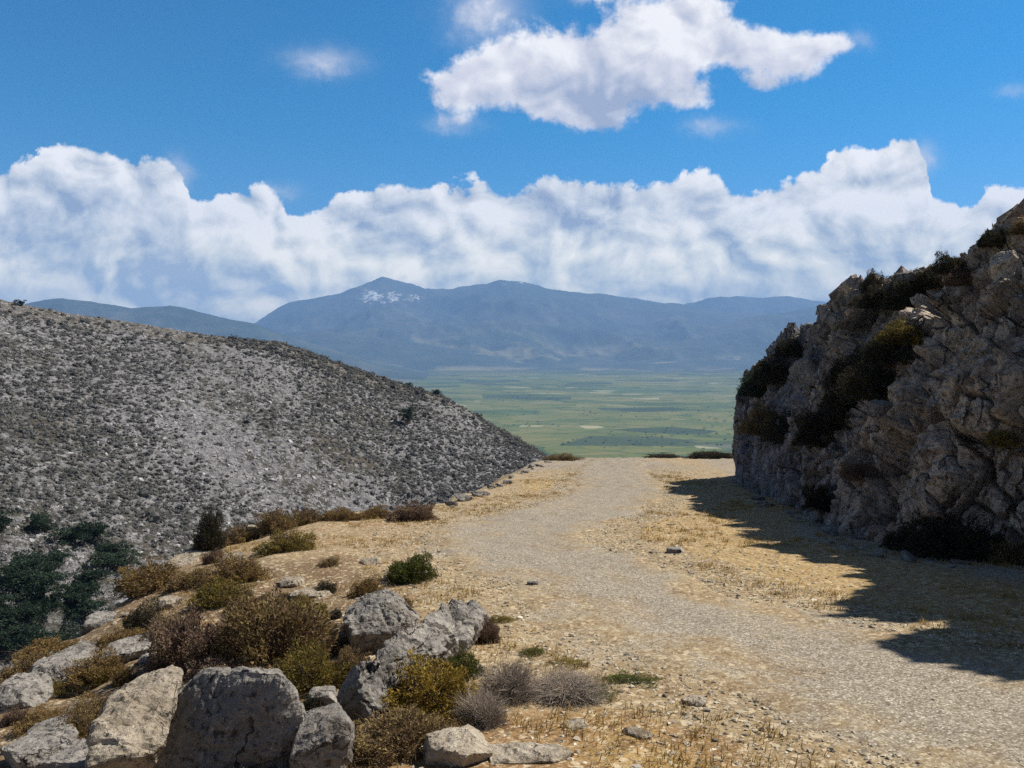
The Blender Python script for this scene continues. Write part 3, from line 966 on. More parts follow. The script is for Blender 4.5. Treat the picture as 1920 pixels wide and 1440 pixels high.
for i, (px, py, w, h, mt, lab) in enumerate(CSH):
    g = crag_pt(px, py)
    s = g.y / F
    shrub((g.x - 0.05, g.y - 0.05, g.z - h * s * 0.4), w * s * 1.02, h * s * 0.95, mt, i, lab)

for i, (px, pb, w, h, dp, lab) in enumerate([
        (1500, 935, 60, 26, 60, 'sunlit cream rock at the foot of the outcrop beside its left shadow'),
        (1480, 948, 46, 14, 40, 'flat pale rock in front of the sunlit cream rock'),
        (1522, 915, 44, 20, 50, 'slanting pale rock against the foot of the outcrop'),
        (1560, 1000, 30, 12, 30, 'shaded stone at the foot of the outcrop'),
        (1740, 1030, 44, 20, 40, 'shaded grey stone in front of the broad dark bush'),
        (1270, 1042, 36, 12, 30, 'dark stone lying on the verge between road and shadow'),
        (1000, 1104, 24, 10, 20, 'lone dark stone on the road edge right of the ridge-backed boulder')]):
    boulder('stone', block(px, pb, w, h, dp, 300 + i, sink=0.15), lab, 'pale' if i < 3 else 'limestone', 0.03, 0.04, 70 + i, 0.0, 'stone')

STN = [hull_mesh([Vector((random.gauss(0, .42), random.gauss(0, .36), random.uniform(-.2, .45))) for _ in range(15)], 0.09, 0.05, 200 + k, 'stone', 1)[0] for k in range(6)]
def loose(px, py, size_px, mat, label, group, flat=1.0):
    g = ground_pt(px, py)
    s = size_px * g.y / F
    o = link('stone', STN[random.randrange(6)], MAT[mat], loc=(g.x, g.y, g.z - 0.15 * s))
    o.scale = (s, s * random.uniform(.7, 1), s * flat * random.uniform(.5, .9))
    o.rotation_euler = (0, 0, random.uniform(0, 6.28))
    tag(o, label, 'stone', group)
for i, (px, py, w, h, lab) in enumerate([
        (1588, 572, 60, 40, 'pale grey rock on the skyline above the slab, in the sun'), (1560, 610, 50, 40, 'pale grey rock under the skyline rock of the slab'),
        (1690, 530, 70, 30, 'pale rock ledge on the skyline between two dark bushes'), (1625, 640, 44, 34, 'grey rock among the dark bushes of the cleft, upper one'),
        (1600, 720, 50, 30, 'grey rock among the dark bushes of the cleft, lower one'), (1640, 778, 60, 24, 'pale flat rock at the right foot of the cleft'),
        (1752, 590, 30, 30, 'small whitish rock on the crag beside the olive bush'), (1500, 705, 70, 80, 'grey slab of rock at the left end of the outcrop'),
        (1868, 500, 60, 90, 'brown pointed rock near the top of the pinnacle'), (1890, 440, 50, 60, 'pale brown pointed rock at the very top of the pinnacle')]):
    g = crag_pt(px, py)
    sc_ = g.y / F
    r = random.Random(900 + i)
    pts = []
    for k in range(14):
        v = Vector((r.gauss(0, 1), r.gauss(0, 1), r.gauss(0, 1))).normalized()
        pts.append(Vector((g.x + 0.1 + v.x * w * sc_ * .55, g.y + 0.1 + v.y * w * sc_ * .55, g.z + (0.22 if i < 8 else 0) + v.z * h * sc_ * .6)))
    boulder('rock', pts, lab, 'limestone' if i < 8 else 'crag', 0.06, 0.06, 400 + i, 0.03, 'rock')

random.seed(61)
for k in range(70):
    t = random.random()
    px = 1390 + t * 560
    py = np.interp(px, [1380, 1470, 1560, 1700, 1920], [908, 946, 996, 1036, 1060]) + random.uniform(-6, 26)
    loose(px, py, random.choice([8, 12, 16, 22, 34, 46]) * random.uniform(.7, 1.2), 'limestone', 'fallen stone in the shade at the foot of the outcrop', 'fallen stones at the foot of the outcrop', 0.9)

random.seed(77)
for k in range(120):
    px, py = random.uniform(-20, 660), random.uniform(1130, 1440)
    g = ground_pt(px, py)
    if g.y > 13: continue
    s_ = random.uniform(.10, .30)
    shrub((g.x, g.y, g.z - .02), s_, s_ * random.uniform(.4, .75), random.choice(['brown', 'brown', 'purple', 'rust', 'olive', 'dark']), k,
          'small low bush in the gaps between the boulders of the left slope', group='small bushes between the boulders')

# loose stones one can count: along the brink and strewn over the soil
for k in range(26):
    t = k / 25
    px = 845 + t * 185 + random.uniform(-8, 8)
    py = np.interp(px, [845, 930, 985, 1030], [950, 916, 886, 868]) + random.uniform(-3, 5)
    loose(px, py, random.uniform(12, 24) * (1.1 - 0.4 * t), 'limestone', 'grey stone in the row edging the road along the drop', 'stones edging the road along the drop', 1.2)
for k in range(60):
    px, py = random.uniform(440, 900), random.uniform(990, 1200)
    if px < 560 and py > 1120: continue
    loose(px, py, random.uniform(7, 16), 'pale', 'small pale stone strewn on the bare soil left of the road', 'stones strewn on the soil left of the road', 0.8)
for k in range(50):
    py = random.uniform(960, 1130)
    px = random.uniform(1180, 1480)
    loose(px, py, random.uniform(5, 12), random.choice(['pale', 'limestone']), 'small stone strewn between the road and the shadow', 'stones strewn between road and shadow', 0.7)
for k in range(46):
    px, py = random.uniform(930, 1400), random.uniform(1230, 1436)
    loose(px, py, random.uniform(8, 18), 'pale', 'small cream stone strewn on the soil at the near road verge', 'stones strewn on the near verge', 0.6)
for k in range(60):
    px, py = random.uniform(0, 620), random.uniform(1140, 1430)
    loose(px, py, random.uniform(10, 28), random.choice(['pale', 'limestone', 'limestone']), 'loose stone between the boulders and bushes on the left slope', 'loose stones between the boulders', 0.9)

# ---------------------------------------------------------------- gravel and dry grass, uncounted
def octa_stones(P, size, rng, squash=0.42):
    n = len(P)
    base = np.array([[1, 0, 0], [-1, 0, 0], [0, 1, 0], [0, -1, 0], [0, 0, 1], [0, 0, -1]], float)
    fc = np.array([[0, 2, 4], [2, 1, 4], [1, 3, 4], [3, 0, 4], [2, 0, 5], [1, 2, 5], [3, 1, 5], [0, 3, 5]])
    v = base[None] * rng.uniform(.7, 1.1, (n, 6, 1)) + rng.normal(size=(n, 6, 3)) * 0.24
    v[:, :, 2] *= squash
    a = rng.uniform(0, 6.28, n)
    x = v[:, :, 0] * np.cos(a)[:, None] - v[:, :, 1] * np.sin(a)[:, None]
    y = v[:, :, 0] * np.sin(a)[:, None] + v[:, :, 1] * np.cos(a)[:, None]
    v = np.stack([x, y, v[:, :, 2]], 2) * size[:, None, None] + P[:, None, :]
    return v.reshape(-1, 3), (fc[None] + 6 * np.arange(n)[:, None, None]).reshape(-1, 3)

def gravel():
    rng = np.random.default_rng(12)
    n = 60000
    t = rng.random(n) ** 1.6
    k = (t * 560).astype(int)
    pos = ROAD_C[k] + rng.normal(size=(n, 2)) * np.c_[1 + 0.02 * ROAD_C[k, 1], 1 + 0.02 * ROAD_C[k, 1]] * 1.1
    m = (pos[:, 1] > 3) & (rng.random(n) < 1)
    pos = pos[m]
    extra = np.c_[rng.uniform(-3, 6, 9000), 4 + 26 * rng.random(9000) ** 1.7]
    d, s = seg_dist(extra, EDGE)
    extra = extra[(s < 0) & (d > 0.6)]
    pos = np.vstack([pos, extra])
    z = ground_h(pos)
    size = rng.gamma(2.0, 0.0045, len(pos)) + 0.005
    size = np.minimum(size, 0.032) * (1 + 0.012 * pos[:, 1])
    V, Fc = octa_stones(np.c_[pos, z + size * 0.25], size, rng)
    me = mesh_np('gravel', V, Fc, False, {'tint': np.repeat(rng.random(len(pos)), 6)})
    tag(link('gravel', me, material('gravel', lambda N: (N.attr('tint').ramp([(0.0, lin(112, 103, 92)), (0.3, lin(158, 147, 128)), (0.7, lin(190, 178, 156)), (0.93, lin(192, 182, 162)), (1.0, lin(222, 216, 202))]), None, None))),
        'loose grey and cream gravel scattered over the track', 'gravel', kind='stuff')
gravel()

def dry_grass():
    rng = np.random.default_rng(15)
    V, Fc, T = [], [], []
    n = 9000
    c = np.c_[rng.uniform(-9, 9, n), 4.2 + 40 * rng.random(n) ** 1.6]
    d, s = seg_dist(c, EDGE)
    dc, _ = seg_dist(c, CENTER)
    dens = fbm(np.c_[c, np.zeros(n)] * 0.55, 3, seed=51)
    c = c[(s < 0) & (d > 0.3) & (dc > 1.9) & (dens > 0.02)]
    per = 16
    cc = np.repeat(c, per, 0) + rng.normal(size=(len(c) * per, 2)) * 0.06
    z = ground_h(cc)
    a = rng.uniform(0, 6.28, len(cc)); L = rng.uniform(.02, .10, len(cc)); w = 0.004 * (1 + 0.05 * cc[:, 1])
    lean = rng.uniform(.2, 1.1, len(cc))
    b = np.c_[cc, z - 0.005]
    tip = b + np.c_[np.cos(a) * L * lean, np.sin(a) * L * lean, L]
    sd = np.c_[-np.sin(a) * w, np.cos(a) * w, np.zeros(len(cc))]
    V = np.stack([b - sd, b + sd, tip], 1).reshape(-1, 3)
    me = mesh_np('dry_grass', V, np.arange(len(V)).reshape(-1, 3), False, {'tint': np.repeat(rng.random(len(cc)), 3)})
    tag(link('dry_grass', me, MAT['straw']), 'short dry straw-coloured grass sprouting from the bare soil', 'grass', kind='stuff')
dry_grass()

# ---------------------------------------------------------------- the rocky hillside on the left
RIDGE_PX = [(-900, 420), (-500, 470), (-200, 525), (0, 560), (40, 572), (130, 590), (300, 614), (400, 632), (470, 640), (520, 643), (600, 670), (730, 714), (830, 744),
            (900, 786), (960, 820), (1010, 850), (1060, 880), (1200, 960)]
BOT_PX = [(-900, 1150), (-200, 1120), (0, 1100), (200, 1080), (400, 1060), (600, 1020), (750, 1000), (850, 970), (930, 945), (1000, 915), (1060, 920), (1200, 990)]
RD = [(-900, 150), (0, 172), (400, 190), (730, 200), (900, 196), (1010, 186), (1200, 176)]
BD = [(-900, 70), (0, 84), (400, 104), (730, 130), (900, 146), (1010, 160), (1200, 160)]
def lut(L, x):
    L = np.array(L, float)
    return np.interp(x, L[:, 0], L[:, 1])

def hill_pt(px, v):
    """a point of the hillside: px = photo column (a bearing), v = 0 at the foot .. 1 on the ridge, beyond it the far side"""
    rz_, bz_ = lut(RIDGE_PX, px), lut(BOT_PX, px)
    rd, bd = lut(RD, px), lut(BD, px)
    zr = (HOR - rz_) / F * rd
    zb = (HOR - bz_) / F * bd
    vc = np.clip(v, 0, 1)
    d = bd + (rd - bd) * v
    z = zb + (zr - zb) * (vc ** 0.86)
    lo = np.maximum(-v, 0); hi = np.maximum(v - 1, 0)
    d = np.where(v < 0, bd - 50 * lo, d)
    z = z - 26 * lo - hi * 22 - hi ** 2 * 25
    x = (px - CX) / F * d
    P = np.stack([x, d, z], -1)
    return P

def hill_disp(P, v):
    amp = np.where(v > 0.93, np.clip((1.06 - v) / 0.13, 0.25, 1), 1) * 0.9
    n = 1.3 * fbm(P * np.array([.05, .05, .05]), 4, seed=101) + 0.5 * fbm(P * 0.3, 4, seed=103, ridged=True)
    Q = P.copy()
    Q[:, 2] += n * amp
    return Q

def build_hill():
    nu, nv = 620, 260
    u = np.linspace(-900, 1200, nu)
    v = np.r_[np.linspace(-1, 0, 40)[:-1], np.linspace(0, 1, nv - 80), np.linspace(1, 2.6, 42)[1:]]
    nvv = len(v)
    U, Vv = np.meshgrid(u, v)
    P = hill_pt(U.ravel(), Vv.ravel())
    P = hill_disp(P, Vv.ravel())
    crest = sstep(0.72, 0.98, Vv.ravel())
    me = mesh_np('hill', P, grid_faces(nvv, nu), True, {'crest': crest})
    tag(link('hill', me, MAT['hill']), kind='structure')
build_hill()

def lod_shrub(rng, nq=28):
    p, nv = dome_pts(nq, rng, 0.5, None, 0.2)
    V, Fc = leaf_quads(p * 0.9, nv, rng, 0.26, 0.17, 0.2)
    # a rough body under the leaves
    bm = bmesh.new(); bmesh.ops.create_icosphere(bm, subdivisions=2, radius=0.42)
    co = np.array([q.co for q in bm.verts]); fc = np.array([[q.index for q in f.verts] for f in bm.faces]); bm.free()
    co *= (1 + 0.45 * vnoise(co * 4 + rng.random(3) * 50, 3))[:, None]
    co[:, 2] *= 0.9
    T = np.r_[np.repeat(rng.random(nq), 4), 0.3 + 0.3 * rng.random(len(co))]
    tri = np.vstack([np.c_[Fc[:, 0], Fc[:, 1], Fc[:, 2]], np.c_[Fc[:, 0], Fc[:, 2], Fc[:, 3]], fc + len(V)])
    return np.vstack([V, co]), tri, T

def lod_rock(rng):
    pts = [Vector(rng.normal(size=3)).normalized() * rng.uniform(.42, .75) for _ in range(12)]
    bm = bmesh.new()
    for q in pts: bm.verts.new(q)
    bmesh.ops.convex_hull(bm, input=bm.verts)
    bmesh.ops.delete(bm, geom=[q for q in bm.verts if not q.link_faces], context='VERTS')
    bmesh.ops.triangulate(bm, faces=bm.faces)
    bm.verts.index_update()
    co = np.array([q.co for q in bm.verts]); fc = np.array([[q.index for q in f.verts] for f in bm.faces]); bm.free()
    return co, fc, rng.random(len(co))

def merged(name, protos, P, size, rng, mat, label, cat, zsc=(0.7, 1.1), kind='stuff'):
    Vs, Fs, Ts = [], [], []
    off = 0
    which = rng.integers(0, len(protos), len(P))
    for k, (co, fc, T) in enumerate(protos):
        m = which == k
        n = m.sum()
        if not n: continue
        a = rng.uniform(0, 6.28, n)
        c, s = np.cos(a)[:, None], np.sin(a)[:, None]
        x = co[None, :, 0] * c - co[None, :, 1] * s
        y = co[None, :, 0] * s + co[None, :, 1] * c
        z = np.repeat(co[None, :, 2], n, 0) * rng.uniform(*zsc, n)[:, None]
        v = np.stack([x, y, z], 2) * size[m][:, None, None] + P[m][:, None, :]
        Vs.append(v.reshape(-1, 3))
        Fs.append((fc[None] + len(co) * np.arange(n)[:, None, None]).reshape(-1, 3) + off)
        Ts.append((T[None] * 0.45 + rng.random(n)[:, None] * 0.55).ravel())
        off += n * len(co)
    me = mesh_np(name, np.vstack(Vs), np.vstack(Fs), False, {'tint': np.concatenate(Ts)})
    return tag(link(name, me, MAT[mat]), label, cat, kind=kind)

HB_PX = np.array(EDGE_PX, float)
def hill_scatter():
    rng = np.random.default_rng(33)
    protoS = [lod_shrub(rng) for _ in range(5)]
    protoR = [lod_rock(rng) for _ in range(8)]
    def samples(n, seed, thr, sc, sign):
        px = rng.uniform(-420, 1060, n)
        v = rng.uniform(0, 1.02, n)
        P = hill_pt(px, v)
        band = fbm(P @ np.array([[.030, .004, 0], [.012, .010, 0], [.02, .05, .01]]), 4, 0.55, seed=seed + 40)
        keep = (0.5 * fbm(P * sc, 3, seed=seed) + sign * 1.9 * band + 0.25 * sign * sstep(0.6, 1.0, v) + rng.normal(size=n) * 0.33) > thr
        px, v, P = px[keep], v[keep], P[keep]
        P = hill_disp(P, v)
        py = HOR - F * P[:, 2] / P[:, 1]
        return px, py, v, P
    # shrubs
    px, py, v, P = samples(30000, 301, -0.02, 0.045, 1)
    size = (0.26 + rng.gamma(1.8, 0.15, len(P))) * (1 + 0.35 * (v > 0.85))
    size = np.minimum(size, 2.4)
    vis = (px > 5) & (px < 1000) & (py < np.interp(px, HB_PX[:, 0], HB_PX[:, 1]) - 14) & (v < 0.98)
    score = np.where(vis, size / P[:, 1], 0)
    top = np.argsort(-score)[:230]
    rest = np.ones(len(P), bool); rest[top] = False
    mesh = [mesh_np('hill_shrub', a, b, False, {'tint': c}) for a, b, c in protoS]
    for i in top:
        o = link('hillside_shrub', mesh[rng.integers(5)], MAT['scrub'], loc=P[i] - np.array([0, 0, .1]))
        o.scale = (size[i], size[i], size[i] * rng.uniform(.8, 1.1)); o.rotation_euler = (0, 0, rng.uniform(0, 6.28))
        tag(o, 'dark cushion shrub among the grey rocks of the left hillside', 'shrub', 'shrubs on the left hillside')
    merged('hillside_scrub', protoS, P[rest], size[rest], rng, 'scrub', 'scattered low dark scrub covering the rocky left hillside', 'scrub')
    # rocks
    px, py, v, P = samples(30000, 301, -0.05, 0.06, -0.8)
    size = 0.16 + rng.gamma(1.8, 0.15, len(P))
    size = np.minimum(size, 1.1)
    P = P - np.array([0, 0, 1.0]) * (size * 0.2)[:, None]
    vis = (px > 5) & (px < 1000) & (py < np.interp(px, HB_PX[:, 0], HB_PX[:, 1]) - 14) & (v < 0.98)
    score = np.where(vis, size / P[:, 1], 0)
    top = np.argsort(-score)[:230]
    rest = np.ones(len(P), bool); rest[top] = False
    mesh = [mesh_np('hill_rock', a, b, False, {'tint': c}) for a, b, c in protoR]
    for i in top:
        o = link('hillside_rock', mesh[rng.integers(8)], MAT['hillrock'], loc=P[i])
        o.scale = (size[i], size[i], size[i] * rng.uniform(.55, .85)); o.rotation_euler = (0, 0, rng.uniform(0, 6.28))
        tag(o, 'pale grey limestone rock on the scrubby left hillside', 'rock', 'rocks on the left hillside')
    merged('hillside_rubble', protoR, P[rest], size[rest], rng, 'hillrock', 'pale grey limestone rubble strewn over the left hillside', 'rubble', (0.55, 0.85))
    return protoS
PROTO_S = hill_scatter()

# dark trees and thickets at the foot of the hillside, and single bushes on its ridge
def crown_mesh(seed):
    rng = np.random.default_rng(seed)
    P_, N_ = [], []
    for k in range(26):
        c = rng.normal(size=3) * np.array([.30, .30, .2]) + np.array([0, 0, .58])
        q, nv = dome_pts(150, rng, 0.5, c * 5, 0.3)
        P_.append(q * rng.uniform(.32, .5) + c); N_.append(nv)
    P_ = np.vstack(P_); N_ = np.vstack(N_)
    V, Fc = leaf_quads(P_, N_, rng, 0.075, 0.045, 0.2)
    return mesh_np('crown', V, Fc, False, {'tint': np.repeat(np.clip(.5 + .3 * rng.normal(size=len(P_)), 0, 1), 4)})
CROWN = [crown_mesh(400 + k) for k in range(4)]
V, Fc, T = twigs_np(9, np.random.default_rng(5), 1.0, 0.03, np.array([1., 2, 3]), 0.1, 0.8, 2)
TRUNK = mesh_np('trunk', V, Fc, False, {'tint': T})
def tree(P, w, h, k, mat, label, group, name='tree', cat='tree'):
    e = bpy.data.objects.new(name, None); COL.objects.link(e)
    e.location = P; e.scale = (w, w, h); e.rotation_euler = (0, 0, k * 1.3); e.empty_display_size = .2
    tag(e, label, cat, group)
    link('crown', CROWN[k % 4], MAT[mat], e)
    link('trunk', TRUNK, MAT['trunk'], e)
random.seed(19)
for k in range(30):
    px = random.uniform(-70, 240) * (0.55 + 0.45 * random.random())
    v = random.uniform(-0.32, 0.10) * (1 - max(px, 0) / 420)
    P = hill_disp(hill_pt(np.array([px]), np.array([v])), np.array([v]))[0]
    tree(Vector(P) - Vector((0, 0, .4)), random.uniform(2.2, 4.4), random.uniform(1.6, 2.8), k, 'deep', 'dark green evergreen tree in the thicket at the foot of the left hillside', 'trees at the foot of the hillside')
for k, (px, w, lab) in enumerate([(42, 2.6, 'lone dark bush on the ridge of the left hillside near the left edge'), (765, 2.2, 'dark round bush on the falling ridge of the left hillside, higher one'),
                                  (818, 3.0, 'dark round bush on the falling ridge of the left hillside, lower one')]):
    P = hill_disp(hill_pt(np.array([px]), np.array([0.985])), np.array([.985]))[0]
    tree(Vector(P) - Vector((0, 0, .3)), w * .62, w * .5, k, 'deep', lab, None, 'ridge_shrub', 'shrub')
P = hill_disp(hill_pt(np.array([762.]), np.array([0.62])), np.array([.62]))[0]
tree(Vector(P), 2.4, 3.4, 1, 'deep', 'single dark tree standing on the face of the left hillside', None)

# ---------------------------------------------------------------- plain and mountains
ZP = -300.0
def build_plain():
    n = 120
    r = np.r_[0, np.geomspace(300, 16500, n)]
    a = np.linspace(0, 2 * math.pi, 181)
    R, A_ = np.meshgrid(r, a)
    V = np.c_[(R * np.cos(A_)).ravel(), (R * np.sin(A_)).ravel(), np.full(R.size, ZP)]
    me = mesh_np('plain', V, grid_faces(len(a), len(r))[:, ::-1], True)
    tag(link('plain', me, MAT['plain']), kind='structure')
build_plain()

def plain_trees():
    rng = np.random.default_rng(44)
    n = 1900
    d = 1700 * (7800 / 1700) ** rng.random(n)
    px = rng.uniform(500, 1500, n)
    P = np.c_[(px - CX) / F * d, d, np.full(n, ZP)]
    m = fbm(P * np.array([.0022, .0034, 0]), 4, seed=71) > 0.12
    P = P[m]
    size = rng.uniform(4, 9, len(P))
    merged('valley_trees', PROTO_S, P, size, rng, 'deep', 'far dark trees and hedges dotted over the green plain', 'trees', (0.5, 0.9))
plain_trees()

def mountain(name, ridge, dbase, dridge, depth, seed, mat, rough=1.0, snow=None, z0=ZP, prof=1.25):
    u = np.arange(ridge[0][0], ridge[-1][0], 4.0)
    nv = 110
    v = np.r_[np.linspace(0, 1, 80), np.linspace(1, 2, 31)[1:]]
    nv = len(v)
    U, Vv = np.meshgrid(u, v)
    U, Vv = U.ravel(), Vv.ravel()
    zr = (HOR - lut(ridge, U)) / F * dridge
    d = np.where(Vv <= 1, dbase + (dridge - dbase) * Vv, dridge + depth * (Vv - 1))
    x = (U - CX) / F * d
    base = z0 - 4
    vc = np.clip(Vv, 0, 1)
    z = base + (zr - base) * vc ** prof
    q = np.c_[x, d, np.zeros(len(x))] / 1000.0
    rg = fbm(q * 1.1 + seed, 6, 0.52, seed=seed, ridged=True)
    env = np.sin(np.pi * np.clip(Vv, 0, 1)) ** 0.8
    z += rough * (zr - base) * env * 0.21 * (rg - 0.1)
    z += (zr - base) * 0.028 * fbm(q * 5 + seed, 5, seed=seed + 4) * np.clip(Vv * 3, 0, 1)
    hi = np.clip(Vv - 1, 0, 1)
    z = np.where(Vv > 1, z - (zr - base) * hi ** 1.2, z)
    att = {'low': sstep(0.42, 0.12, Vv)}
    py = HOR - F * z / d
    sn = np.zeros(len(U))
    if snow:
        for (sx, sy, rx, ry, w) in snow:
            sn = np.maximum(sn, w * np.exp(-((U - sx) / rx) ** 2 - ((py - sy) / ry) ** 2))
    att['snow'] = sn
    P = np.c_[x, d, z]
    me = mesh_np(name, P, grid_faces(nv, len(u)), True, att)
    o = link(name, me, MAT[mat])
    return tag(o, kind='structure')

mountain('mountain', [(-300, 640), (300, 632), (420, 622), (480, 606), (520, 580), (545, 568), (640, 551), (690, 531), (718, 521), (755, 529), (800, 543), (850, 541), (900, 533), (940, 526), (975, 528), (1020, 540),
                      (1060, 547), (1130, 552), (1200, 562), (1280, 572), (1340, 582), (1420, 588), (1600, 600), (1900, 612), (2400, 622)],
         8600, 13000, 2600, 3, 'mtnsnow', snow=[(700, 556, 26, 16, .9), (740, 556, 20, 14, .8), (780, 558, 20, 10, .75), (715, 566, 30, 5, .7), (962, 532, 28, 6, .6)])
mountain('mountain_ridge', [(900, 625), (1180, 592), (1280, 572), (1330, 559), (1380, 556), (1430, 559), (1480, 555), (1520, 564), (1600, 572), (1750, 580), (2000, 575), (2500, 600)],
         13500, 15500, 1400, 8, 'mtn')
mountain('mountain_spur', [(1180, 668), (1260, 640), (1330, 612), (1400, 596), (1470, 586), (1520, 576), (1600, 574), (1750, 570), (2000, 560), (2500, 580)],
         8800, 10800, 3000, 12, 'mtn')
mountain('mountain_range', [(-900, 600), (-500, 560), (-200, 575), (40, 572), (80, 563), (120, 559), (180, 566), (250, 578), (320, 572), (370, 584), (430, 599), (480, 608), (560, 636), (640, 660), (720, 684), (780, 698), (860, 708), (960, 716)],
         5600, 7400, 3000, 5, 'mtn', rough=0.8)
mountain('foothills', [(380, 650), (520, 628), (600, 620), (680, 628), (760, 640), (840, 652), (920, 664), (1000, 672), (1080, 668), (1160, 676), (1260, 672), (1400, 668), (1600, 660), (2000, 655)],
         8200, 9400, 1500, 15, 'mtn', rough=0.7)

# ---------------------------------------------------------------- the air
def haze():
    bm = bmesh.new()
    bmesh.ops.create_cube(bm, size=1.0)
    me = bpy.data.meshes.new('haze'); bm.to_mesh(me); bm.free()
    o = bpy.data.objects.new('haze', me); COL.objects.link(o)
    o.scale = (40000, 20600, 1380); o.location = (0, 6900, ZP - 1 + 690)
    m = bpy.data.materials.new('haze'); m.use_nodes = True
    nt = m.node_tree; nt.nodes.clear()
    v = nt.nodes.new('ShaderNodeVolumePrincipled')
    v.inputs['Color'].default_value = (0.31, 0.54, 1.0, 1)
    v.inputs['Density'].default_value = HAZE
    out = nt.nodes.new('ShaderNodeOutputMaterial')
    nt.links.new(v.outputs[0], out.inputs['Volume'])
    me.materials.append(m)
    tag(o, 'thin blue haze over the far plain and mountains', 'haze', kind='stuff')
HAZE = 0.000086
haze()

# ---------------------------------------------------------------- light, sky and clouds
ELEV, AZ = math.radians(47), math.radians(27)        # AZ: degrees ahead of due right (+X toward +Y)
sd = Vector((math.cos(ELEV) * math.cos(AZ), math.cos(ELEV) * math.sin(AZ), math.sin(ELEV)))
sun = bpy.data.lights.new('sun', 'SUN')
sun.energy = 5.0
sun.angle = math.radians(0.5)
sun.color = (1.0, 0.93, 0.82)
so = bpy.data.objects.new('sun', sun); COL.objects.link(so)
so.rotation_euler = sd.to_track_quat('Z', 'Y').to_euler()

